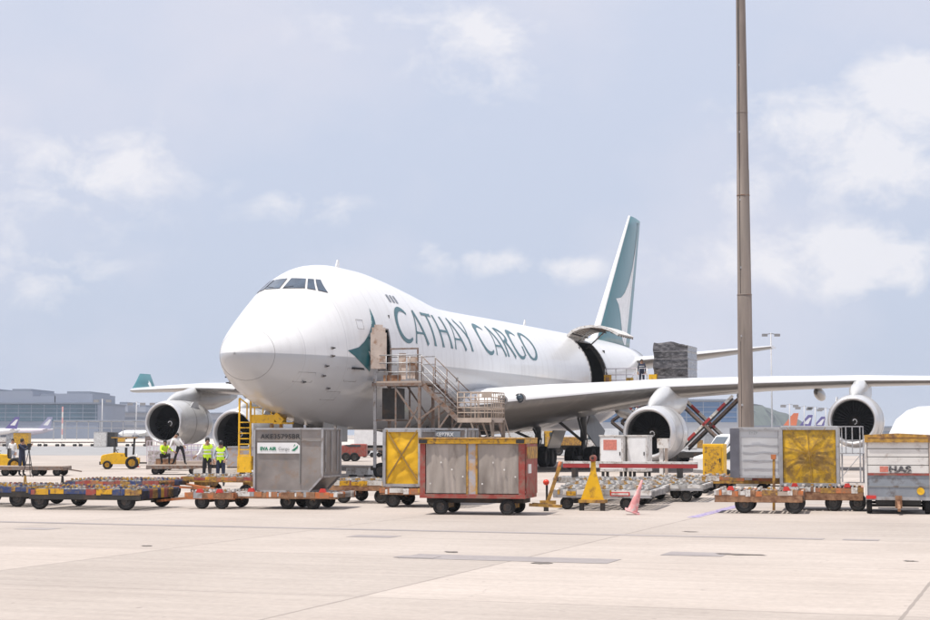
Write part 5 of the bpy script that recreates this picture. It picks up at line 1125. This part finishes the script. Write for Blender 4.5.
bend=dict(pelvis=(0,0,.93),spine=(-.1,-.03,1.1),chest=(-.22,-.06,1.28),neck=(-.27,-.08,1.4),head=(-.2,-.1,1.5),crown=(-.17,-.1,1.6),shL=(-.06,-.06,1.33),elL=(.12,-.14,1.12),wrL=(.25,-.2,.95),shR=(-.38,-.06,1.28),elR=(-.45,-.18,1.03),wrR=(-.5,-.25,.85),
 hiL=(.09,0,.9),knL=(.2,-.04,.5),anL=(.26,.03,.09),toL=(.36,-.08,.04),hiR=(-.09,0,.9),knR=(-.2,-.08,.5),anR=(-.34,.05,.1),toR=(-.44,-.04,.05))
bend['head']=(-.16,-.1,1.5); bend['crown']=(-.12,-.1,1.6)
person(182,80,'worker in white shirt and black trousers bending forward beside the crouching one',bend,'whiteshirt',z=.46,H=1.66)
arms=dict(elR=(-.3,-.1,1.16),wrR=(-.44,-.18,1.05),knL=(.1,-.02,.5),anL=(.1,.03,.09))
person(209,63,'standing worker in yellow vest over white sleeves, left of the two by the cone',arms,'whiteshirt','hivis',H=1.83,rz=R(15))
person(222.5,61.5,'standing worker seen from behind in a yellow vest and grey trousers',dict(face=(0,1,0),elL=(.27,-.06,1.15),wrL=(.2,-.2,1.0),elR=(-.27,-.06,1.15),wrR=(-.2,-.2,1.0)),'greyshirt','hivis','navy',H=1.72,cap='black')
cam_p=dict(elL=(.24,-.15,1.22),wrL=(.25,-.32,1.4),elR=(.0,-.24,1.2),wrR=(.16,-.36,1.4),face=(.9,-.4,0),knL=(.12,-.02,.5))
person(25,77,'photographer in dark navy clothes standing behind a tripod on a flat trailer',cam_p,'navy',None,'navy',H=1.76,rz=R(55),z=.0)
person(15.5,96,'distant person in a white shirt left of the photographer',{},'whiteshirt',None,'greyshirt',H=1.7)
person(428,80,'worker in white shirt and yellow vest under the boarding stairs',dict(elR=(-.3,-.1,1.2),wrR=(-.36,-.2,1.42)),'whiteshirt','hivis',z=.55,H=1.8)
o=P2W(44.1,6.2); person(0,0,'loader operator in dark blue clothes standing on the lift platform beside the wrapped pallet',dict(face=(0,-1,0)),'navy','navy','navy',H=1.76,loc=(o.x,o.y,5.02))
# tripod with camera
t=thing('tripod','black camera tripod in front of the photographer','tripod',at(32,75),0)
for k in range(3):
    a_=R(90+120*k); q=MB(); q.cyl((.28*math.cos(a_),.28*math.sin(a_),0),(0,0,1.25),.018,'black',6); q.build('leg',t)
q=MB(); q.bb(-.05,.05,-.05,.05,1.22,1.36,'black'); q.build('head',t); q=MB(); q.bb(-.09,.09,-.05,.06,1.36,1.52,'black'); q.cyl((0,-.05,1.44),(0,-.22,1.44),.045,'black'); q.build('camera',t)
# ------------------------------------------------------------------ trailers, tractors, nets on the left
def flatbed(px,d,label,Ln,W,zb,m_='rusty',wxs=(.5,2,3.5),rz=GA*0,group='flat trailers on the left'):
    t=thing('flat_trailer',label,'trailer',at(px,d),rz,group)
    q=MB(); q.bb(0,Ln,0,W,zb-.07,zb,'shelf'); q.build('deck',t); q=MB(); q.bb(-.02,Ln+.02,-.02,.04,zb-.18,zb-.01,m_); q.bb(-.02,Ln+.02,W-.04,W+.02,zb-.18,zb-.01,m_)
    for i in range(6): q.bb(Ln*i/5-.04,Ln*i/5+.04,.04,W-.04,zb-.2,zb-.07,m_)
    q.build('side_frame',t)
    for x in wxs:
        for y in (.15,W-.15): wheel(t,(x,y,.2),.2,.13)
    q=MB(); q.bar((Ln,W/2,zb-.15),(Ln+.7,W/2,.2),.06,.06,m_); q.build('tow_bar',t); return t
flatbed(-24,76.5,'long flat trailer with black wheels under the photographer',4.2,1.6,.46,'rustframe',(.5,1.5,2.9,3.9),group=None)
flatbed(149,79,'flat trailer under the crouching worker and the bending worker',2.6,1.7,.46,'rustframe',(.4,2.2))
flatbed(196,72,'long low flat trailer behind the two standing workers',3.4,1.6,.42,'white',(.5,2.8))
flatbed(157,88,'pale flat trailer behind the crouching worker, below the outboard engine',4.2,1.7,.5,'shelf',(.5,3.2))
def tractor(px,d,label,flip=1,roof=True):
    t=thing('tow_tractor',label,'tractor',at(px,d),R(8),'yellow tow tractors')
    s_=flip
    q=MB(); q.prism([(0,.28),(2.1,.28),(2.1,.62),(1.35,.66),(1.3,.88),(.75,.92),(.1,.8),(0,.7)],'tarp','y',-.55,.55); q.build('body',t,bevel=.03)
    q=MB(); q.bb(-.08,.0,-.5,.5,.25,.42,'black'); q.build('bumper',t)
    for y in (-.35,.35): q=MB(); q.cyl((-.02,y,.6),(.03,y,.6),.08,'cleanwhite',12); q.build('headlight',t)
    q=MB(); q.bb(1.3,1.4,-.4,.4,.65,1.2,'black'); q.bb(1.0,1.4,-.4,.4,.62,.72,'black'); q.build('seat',t)
    q=MB(); q.cyl((.95,-.1,.85),(.8,-.1,1.05),.02,'black'); q.lathe([(-.01,.15),(.01,.17),(.02,.15)],'black',(.8,-.1,1.06),'z',14); q.build('steering_wheel',t)
    for x in (.7,1.75) if roof else ():
        for y in (-.48,.48): q=MB(); q.cyl((x,y,.8),(x+.05,y,1.72),.03,'black',6); q.build('roof_post',t)
    q=MB(); 
    if roof: q.bb(.55,1.95,-.56,.56,1.72,1.78,'oldyellow'); q.build('canopy',t)
    for x,r_ in ((.35,.24),(1.7,.36)):
        for y in (-.52,.52): wheel(t,(x,y,r_),r_,.22,mrim='yellow')
    q=MB(); q.bb(2.1,2.5,-.06,.06,.3,.38,'darksteel'); q.build('hitch',t); return t
tractor(104,92,'yellow tow tractor with a canopy on the open apron below the far hangars')
tr=tractor(-14,86,'yellow tow tractor cut off by the left edge of the picture',roof=False)
# stacked mesh cages
def cage(px,d,label,w_,h_,z0,m_):
    t=thing('mesh_cage',label,'mesh cage',at(px,d,z0),GA*0,'pale mesh cages under the outboard engine')
    q=MB(); n_=max(2,int(w_/.35)); mm=max(2,int(h_/.28))
    for i in range(n_+1):
        for y in (0,.9): q.bb(w_*i/n_-.02,w_*i/n_+.02,y-.02,y+.02,0,h_,m_)
    for j in range(mm+1):
        for y in (0,.9): q.bb(0,w_,y-.015,y+.015,h_*j/mm-.02,h_*j/mm+.02,m_)
    for x in (0,w_):
        for j in range(mm+1): q.bb(x-.015,x+.015,0,.9,h_*j/mm-.02,h_*j/mm+.02,m_)
    q.build('mesh_frame',t); q=MB(); q.bb(.05,w_-.05,.1,.85,.03,h_*.6,'white'); q.build('contents',t)
mat('violet',(.5,.42,.55),.7)
cage(149,96,'tall pale mesh cage right under the outboard engine inlet',2.0,1.45,.1,'netpink')
cage(180,95,'violet mesh cage left of the yellow ladder, behind the standing workers',1.9,.95,.4,'violet')
cage(205,97,'white mesh cage between the two right hand engines',1.7,.8,.4,'netpink')
def block(px,d,w_,dp,z0,z1,label,m_,name='crate',cat='crate',group=None,rz=0,lid='galv'):
    t=thing(name,label,cat,at(px,d,z0),rz,group); h_=z1-z0
    q=MB(); q.bb(0,w_,0,dp,.06,h_-.05,m_); q.build('body',t); q=MB(); q.bb(-.02,w_+.02,-.02,dp+.02,h_-.05,h_,lid); q.build('lid',t)
    q=MB(); q.bb(-.01,w_+.01,-.01,dp+.01,0,.06,'darksteel'); q.build('base',t); return t
block(229,80,1.3,1.2,.3,1.35,'dull grey box behind the vest workers under the inboard engine','panel_grey')
block(241,86,1.5,1.2,.2,1.3,'grey crate behind the yellow ladder','greyblue')
block(158,84,.9,.8,.3,.75,'low brown crate behind the crouching worker','rusty')
# ------------------------------------------------------------------ background under the fuselage
def car(px,d,label,L_=4.4,h_=1.5,m_='cleanwhite',name='parked_car',cat='car',van=False,rz=0,group='vehicles parked in the background'):
    t=thing(name,label,cat,at(px,d),rz,group); W=1.75
    pr=[(0,.35),(0,.8),(.1,.88),(1.15,.98),(1.75,h_-.06),(2.1,h_),(3.3,h_-.02),(4.0,1.0),(4.38,.92),(4.4,.35)] if not van else [(0,.35),(0,1.0),(.5,1.15),(1.0,h_-.08),(1.25,h_),(L_-.05,h_),(L_,h_-.1),(L_,.35)]
    if not van: pr=[(x*L_/4.4,z) for x,z in pr]
    q=MB(); q.prism(pr,m_,'y',0,W); q.build('body',t,bevel=.05)
    wn=[(1.28,1.0),(1.82,h_-.12),(3.2,h_-.12),(3.75,1.0)] if not van else [(.68,1.18),(1.05,h_-.2),(1.9,h_-.2),(1.9,1.18)]
    for y0,y1 in ((-.012,.0),(W,W+.012)): q=MB(); q.prism(wn,'carglass','y',y0,y1); q.build('side_window',t)
    q=MB(); a_,b_=(pr[3],pr[4]) if not van else (pr[2],pr[3]); 
    q.add([(a_[0]-.01,.15,a_[1]+.05),(a_[0]-.01,W-.15,a_[1]+.05),(b_[0]-.03,W-.2,b_[1]-.03),(b_[0]-.03,.2,b_[1]-.03)],[(0,1,2,3)],'carglass'); q.build('windscreen',t)
    for x in (.85,L_-.85):
        for y in (.02,W-.02): wheel(t,(x,y,.32),.32,.2)
    for y in (.25,W-.25): q=MB(); q.box((-.01,y,.72),(.03,.3,.14),'reflective'); q.build('headlight',t)
    q=MB(); q.bb(-.03,.06,.1,W-.1,.36,.5,'seal'); q.build('bumper',t); return t
car(706,66,'white pickup van behind the yellow locker and the ribbed container',4.6,1.95,van=True,rz=R(12),name='parked_van',cat='van')
car(826,62,'white car behind the netted container and the slatted cart',4.4,1.62,rz=R(160))
car(335,118,'red tractor truck far behind the silver container, under the nose',2.3,1.25,'red','tow_truck','truck',van=True)
def truck(px,d,label,Lb,hb,mb,mc,group='trucks in the background',rz=0):
    t=thing('box_truck',label,'truck',at(px,d),rz,group)
    q=MB(); q.bb(0,Lb,0,2.3,.95,hb,mb); q.build('box_body',t); q=MB(); q.prism([(Lb+.1,.5),(Lb+1.9,.5),(Lb+1.9,1.4),(Lb+1.5,2.3),(Lb+.1,2.3)],mc,'y',.1,2.2); cb=q.build('cab',t,bevel=.05)
    q=MB(); q.prism([(Lb+.6,1.45),(Lb+1.7,1.45),(Lb+1.42,2.15),(Lb+.6,2.15)],'carglass','y',.08,.1); q.build('window',cb)
    q=MB(); q.bb(0,Lb+1.7,.4,1.9,.5,.95,'darksteel'); q.build('chassis',t)
    for x in (.9,Lb-.6,Lb+1.1):
        for y in (.15,2.15): wheel(t,(x,y,.45),.45,.28)
truck(355,150,'white box truck far behind between nose and stairs column',3.2,2.9,'cleanwhite','cleanwhite')
truck(548,150,'yellow box truck behind the main landing gear',3.0,1.7,'oldyellow','white')
truck(575,190,'white box truck in the distance behind the main gear wheels',5,2.6,'cleanwhite','greyblue')
truck(505,170,'distant white truck seen under the wing root',4,2.4,'white','yellow')
# far row of dollies and scattered crates: one thing each
rnd=random.Random(11)
where=['leftmost in the far row beyond the photographer','beyond the photographer, second from the left','left of the tripod in the far row','behind the tripod in the far row','right of the tripod in the far row','in the far row below the red mast','left of the far pale container','below the far pale container','right of the far dark container']
for i in range(9):
    flatbed(-8+i*17.5,262+rnd.random()*6,'distant empty brown flat dolly '+where[i],2.78,1.5,.75,'rustframe',(.4,2.3),group='far row of empty dollies')
where=['under the nose, leftmost','under the nose, second','under the nose, third','under the nose, rightmost by the stair column']
for i in range(4): flatbed(333+i*14.5,137+i,'low distant dolly with dark wheels '+where[i],1.15,1.4,.75,'rustframe',(.25,.9),group='dollies far under the nose')
block(96,255,1.9,2.2,0,2.35,'distant pale container standing open beside a dark one','white','far_container','container','far containers')
block(108,256,1.4,2.2,0,2.3,'distant dark container beside the pale open one','darksteel','far_container','container','far containers')
block(147,255,.9,1.5,.1,1.7,'distant brown crate left of the outboard engine','rustframe','far_container','container','far containers')
block(115,330,2.2,1.5,.2,1.4,'distant yellow box right of the dark far container','yellow','far_container','container','far containers')
W_=['white','galv','yellow','rustframe','white','oldyellow','galv','darksteel','orange','white','greyblue','white']
spots=[(2,'near the left edge'),(9,'second from the left edge'),(16,'left of the photographer'),(673,'just right of the inboard engine'),(684,'behind the lower scissor arm'),(693,'behind the crossing of the scissor arms'),(703,'left of the yellow locker'),(716,'above the yellow locker'),(727,'left of the tall mast'),(757,'right of the tall mast'),(768,'below the slim lamp mast'),(643,'behind the white cabinets')]
for i,(px,wh) in enumerate(spots):
    dd=200+rnd.random()*90; block(px,dd,.9+rnd.random(),1.2,.1,1.2+rnd.random()*1.0,'small distant crate '+wh,W_[i],'far_crate','crate','crates scattered far across the apron')
# dome shelter at the right edge
t=thing('fabric_shelter','large smooth white domed shelter above the slatted cart at the right edge','shelter',at(893,150),0)
q=MB(); rr=[]
for j in range(9):
    v=j/8; k=math.sqrt(1-(1-min(1,.06+v*2.2))**2)
    rr.append([(.0+8*v+0,y_,z_) for y_,z_ in [(-3*k*math.cos(R(180)*i/16)+3,4.55*k*math.sin(R(180)*i/16)**.75) for i in range(17)]])
q.loft(rr,'cleanwhite'); q.build('canopy',t); q=MB(); q.bb(.1,8,-.05,.1,0,.35,'seal'); q.build('skirt',t)
# ------------------------------------------------------------------ masts
t=thing('high_mast','tall tapering concrete floodlight mast rising out of the top of the picture','mast',at(744.6,62),0)
q=MB(); q.lathe([(0,.31),(3.5,.285),(7.2,.272),(7.22,.262),(12,.235),(12.02,.228),(17,.19),(27,.12)],'polec',ax='z',n=28); q.build('shaft',t)
for z in (7.2,11.0): q=MB(); q.lathe([(z,.24+.0),(z,.28 if z<8 else .25),(z+.04,.28 if z<8 else .25),(z+.04,.2)],'rustframe',ax='z',n=28); q.build('joint_band',t)
q=MB(); q.bb(-.5,.5,-.5,.5,0,.25,'palecon'); q.build('foundation',t)
q=MB(); q.cyl((-.2,-.2,.3),(-.1,-.12,26),.022,'darksteel',6); q.build('cable_conduit',t)
for k in range(9): q=MB(); z=3+k*2.6; r_=.31-.0072*z; q.bb(-r_*.72,-r_*.5,-r_*.86,-r_*.6,z,z+.08,'galv'); q.build('conduit_clip',t)
for z in (4.7,9.2,14.2): q=MB(); r_=.30-.0062*z; q.lathe([(z,r_*.9),(z,r_+.006),(z+.03,r_+.006),(z+.03,r_*.9)],'polec',ax='z',n=28); q.build('weld_seam',t)
for k in range(6):
    a_=R(60*k); q=MB(); q.box((1.1*math.cos(a_),1.1*math.sin(a_),26.8),(.5,.5,.25),'seal',rz=a_); q.bar((0,0,26.9),(1.1*math.cos(a_),1.1*math.sin(a_),26.9),.06,.06,'galv'); q.build('floodlight',t)
def mast(px,d,top,label,arms=True,r_=.16,m_='galv'):
    h_=zz(top,d); t=thing('lamp_mast',label,'mast',at(px,d),0,'distant lamp masts')
    q=MB(); q.lathe([(0,r_),(h_,r_*.5),(h_,.001)],m_,ax='z',n=10); q.build('shaft',t)
    if arms:
        s_=d/250
        for s2 in (-1,1): q=MB(); q.bar((0,0,h_-.1),(s2*1.1*s_,0,h_-.3*s_),.12,.12,'seal'); q.box((s2*.95*s_,0,h_-.35*s_),(.8*s_,.6,.4*s_),'seal'); q.build('lamp_head',t)
mast(770.5,250,333,'slim lamp mast with two lamp clusters right of the tall mast')
for px,d,tp,lb in ((788,620,404,'distant lamp mast just right of the hill'),(802.5,650,406,'distant lamp mast between the orange and purple tails'),(813.5,650,407,'distant lamp mast above the purple tail'),(824,640,408,'distant lamp mast left of the outboard engine'),(104,640,399,'distant lamp mast right of the glass terminal'),(138,700,402,'distant lamp mast above the concrete building'),(160,700,402,'distant lamp mast above the outboard engine on the left')): mast(px,d,tp,lb,r_=.35)
t=thing('warning_mast','distant thin pale red and white mast in front of the terminal','mast',at(64.5,560),0)
for k in range(6): q=MB(); q.bb(-.22,.22,-.22,.22,k*1.9,k*1.9+1.9,'cone' if k%2 else 'white'); q.build('mast_section',t)
# ------------------------------------------------------------------ far aircraft
def airliner(px,d,label,tailm,s_=1.0,rz=R(180),group='parked airliners in the distance',tail2=None,body='cleanwhite'):
    t=thing('parked_airliner',label,'aircraft',at(px,d),rz,group)
    q=MB(); rr=[]
    for x,r_,z in ((-1,.1,3.6),(0,.9,3.5),(1.5,1.6,3.6),(4,2,3.8),(24,2,3.8),(30,1.4,4.3),(36,.35,5)): rr.append([(x*s_,r_*s_*math.cos(2*math.pi*i/16),(z+r_*math.sin(2*math.pi*i/16))*s_) for i in range(16)])
    q.loft(rr,body); q.build('fuselage',t)
    q=MB(); q.prism([(27.5*s_,5.2*s_),(33.2*s_,12*s_),(35.6*s_,12*s_),(34.2*s_,5*s_)],tailm,'y',-.15*s_,.15*s_); f_=q.build('tail_fin',t)
    if tail2: q=MB(); q.prism([(30.5*s_,7.5*s_),(33.8*s_,10.6*s_),(34.9*s_,10.6*s_),(33.2*s_,7.3*s_)],tail2,'y',-.2*s_,.2*s_); q.build('tail_mark',f_)
    for y in (-1,1):
        q=MB(); q.add([(11*s_,y*1.5*s_,3*s_),(17*s_,y*1.5*s_,3*s_),(21.5*s_,y*16*s_,4.4*s_),(20*s_,y*16*s_,4.4*s_),(11*s_,y*1.5*s_,3.5*s_),(17*s_,y*1.5*s_,3.3*s_),(21.5*s_,y*16*s_,4.5*s_),(20*s_,y*16*s_,4.5*s_)],[(0,1,2,3),(4,5,6,7),(0,3,7,4),(1,2,6,5),(2,3,7,6),(0,1,5,4)],'cleanwhite'); q.build('wing',t)
        q=MB(); q.lathe([(9*s_,.85*s_),(9.2*s_,1*s_),(12*s_,.9*s_),(13*s_,.5*s_)],'greypurple',(0,y*5.5*s_,2*s_),'x',12); q.build('engine',t)
        q=MB(); q.add([(30*s_,y*.5*s_,5*s_),(33*s_,y*.5*s_,5*s_),(35*s_,y*6*s_,5.6*s_),(34*s_,y*6*s_,5.6*s_)],[(0,1,2,3)],'cleanwhite'); q.build('tailplane',t)
    for x,y in ((4,0),(17,2.5),(17,-2.5)): q=MB(); q.cyl((x*s_,(y-.3)*s_,.5*s_),(x*s_,(y+.3)*s_,.5*s_),.5*s_,'tyre',12); q.cyl((x*s_,y*s_,.5*s_),(x*s_,y*s_,2.5*s_),.15*s_,'steel'); q.build('landing_gear',t)
mat('tail_purple',(.1,.07,.28),.5); mat('tail_orange',(.75,.16,.03),.5); mat('tail_grey',(.3,.3,.45),.5)
airliner(-43,700,'distant white airliner with a dark purple tail in front of the terminal','tail_purple',.78,0,tail2='cleanwhite')
airliner(-10,720,'distant airliner with pale body and purple white tail right of the first','tail_grey',.8,0,tail2='cleanwhite',body='netpink')
airliner(122,640,'distant small white airliner left of the outboard engine','cleanwhite',.62,0)
airliner(722,760,'distant airliner with a bright orange tail','tail_orange',.98,0)
airliner(742,800,'distant airliner with a purple tail right of the orange one','tail_purple',.95,0,tail2='cleanwhite')
airliner(760,820,'distant airliner with a purple tail partly behind the outboard engine','tail_purple',.9,0,tail2='cleanwhite')
# ------------------------------------------------------------------ terminal buildings, hills
mat('terminal_glass',(.07,.13,.18),.25,var=.3,scale=.05,coat=.4); mat('terminal_wall',(.29,.32,.39),.8,var=.1,scale=.02); mat('pale_wall',(.42,.43,.47),.8,var=.1,scale=.02); mat('terminal_dark',(.22,.25,.31),.7); mat('hall_blue',(.08,.15,.28),.5,var=.3,scale=.05)  # terminal_wall is lightened: distance haze is put into its colour
mat('hillgreen',(.055,.075,.05),.95,var=.5,scale=.006)
def bld(px0,px1,py,d,label,m_,base='pale_wall',bands=(),name='terminal_building',cat='building',dep=40,cols=0,roofs=()):
    x0,x1=wx(px0,d),wx(px1,d); h_=zz(py,d); t=thing(name,label,cat,(x0,d,0),0); w_=x1-x0
    q=MB(); q.bb(0,w_,0,dep,0,h_,base); q.build('wall',t)
    for (a_,b_) in bands:
        q=MB(); q.bb(.5,w_-.5,-.3,.0,a_*h_,b_*h_,m_); g_=q.build('window_band',t)
        n_=max(2,int(w_/6)); q=MB()
        for i in range(n_+1): q.bb(w_*i/n_*.98+.5-.12,w_*i/n_*.98+.5+.12,-.42,-.3,a_*h_,b_*h_,'terminal_wall')
        for z in range(1,4): q.bb(.5,w_-.5,-.40,-.3,(a_+(b_-a_)*z/4)*h_-.1,(a_+(b_-a_)*z/4)*h_+.1,'terminal_wall')
        q.build('mullion',g_)
    q=MB(); q.bb(-.6,w_+.6,-.9,dep+.6,h_,h_+.6,'terminal_dark'); q.build('roof_edge',t)
    for (p0,p1,pyr,m2) in roofs:
        a0,a1=wx(p0,d)-x0,wx(p1,d)-x0; hr=zz(pyr,d); q=MB(); q.bb(a0,a1,6,dep-4,h_+.6,hr,m2); r_=q.build('rooftop_block',t); q=MB(); q.bb(a0+.3*(a1-a0),a0+.9*(a1-a0),8,dep-8,hr,hr+1.1,'terminal_dark'); q.build('plant_screen',r_)
    return t
bld(-70,100,404,760,'long glass fronted terminal with pale rooftop blocks at the far left','terminal_glass',bands=((.5,.98),),base='terminal_wall',roofs=((-60,0,391,'terminal_wall'),(0,31,391,'terminal_wall'),(31,54,396,'terminal_wall'),(53,91,393.5,'terminal_wall')),dep=60)
bld(100.5,162,413,860,'pale concrete building with window strips right of the glass terminal','terminal_dark',bands=((.72,.82),(.42,.52),(.1,.3)),roofs=((114,127,404,'pale_wall'),(135,145,407,'pale_wall')))
bld(166,300,414,820,'low pale airport building seen between the right hand engines','terminal_dark',bands=((.6,.75),(.3,.45)))
bld(600,737,401,600,'blue glass cargo hall behind the wing and the striped scissor arms','hall_blue',bands=((.45,.97),),name='cargo_hall')
bld(738,800,427,700,'low pale building at the foot of the hill','terminal_dark',bands=((.3,.7),))
bld(880,990,428,560,'low pale building behind the domed shelter','terminal_dark',bands=((.4,.7),))
# open steel frame in front of the terminal
t=thing('steel_gantry','distant pale steel frame standing in front of the glass terminal','gantry',at(56,600),0); q=MB(); w_=wx(148,600)-wx(56,600); h_=zz(421,600)
for i in range(9): q.bb(w_*i/8-.12,w_*i/8+.12,-.2,.2,0,h_,'galv')
q.bb(0,w_,-.2,.2,h_-.4,h_,'galv'); q.bb(0,w_,-.15,.15,h_*.6,h_*.6+.25,'galv'); q.build('frame',t); q=MB(); q.bb(0,w_,-.6,.6,h_,h_+.3,'terminal_wall'); q.build('walkway',t)
# hills: real terrain ridges kilometres away
def ridge(px0,px1,d,tops,name='hills',dep=500):
    q=MB(); n_=60; V=[]; m_=7
    for i in range(n_+1):
        u=i/n_; px=px0+(px1-px0)*u
        k=u*(len(tops)-1); a_=min(int(k),len(tops)-2); tp=tops[a_]+(tops[a_+1]-tops[a_])*(k-a_); H_=zz(tp,d)+1.6*math.sin(i*1.7)+1.0*math.sin(i*4.1)
        for j in range(m_):
            v=j/(m_-1); V.append((wx(px,d)+(6*math.sin(i*3+j*5)),d+dep*(v-.5),max(-1,H_*math.sin(math.pi*v)**.7+1.5*math.sin(i*.9+j*2) if 0<j<m_-1 else -1)))
    q.add(V,[(i*m_+j,i*m_+j+1,(i+1)*m_+j+1,(i+1)*m_+j) for i in range(n_) for j in range(m_-1)],'hillgreen',True); o_=q.build(name); o_['kind']='structure'
ridge(600,800,2300,[425,414,410,406,404,402,403,404,403,406,405,410,420,432],dep=420)
ridge(-300,330,3900,[420,424,426,427,425,424,425,427,428,427,428,430,431])
ridge(780,1300,3800,[431,429,430,428,427,429,426,424])
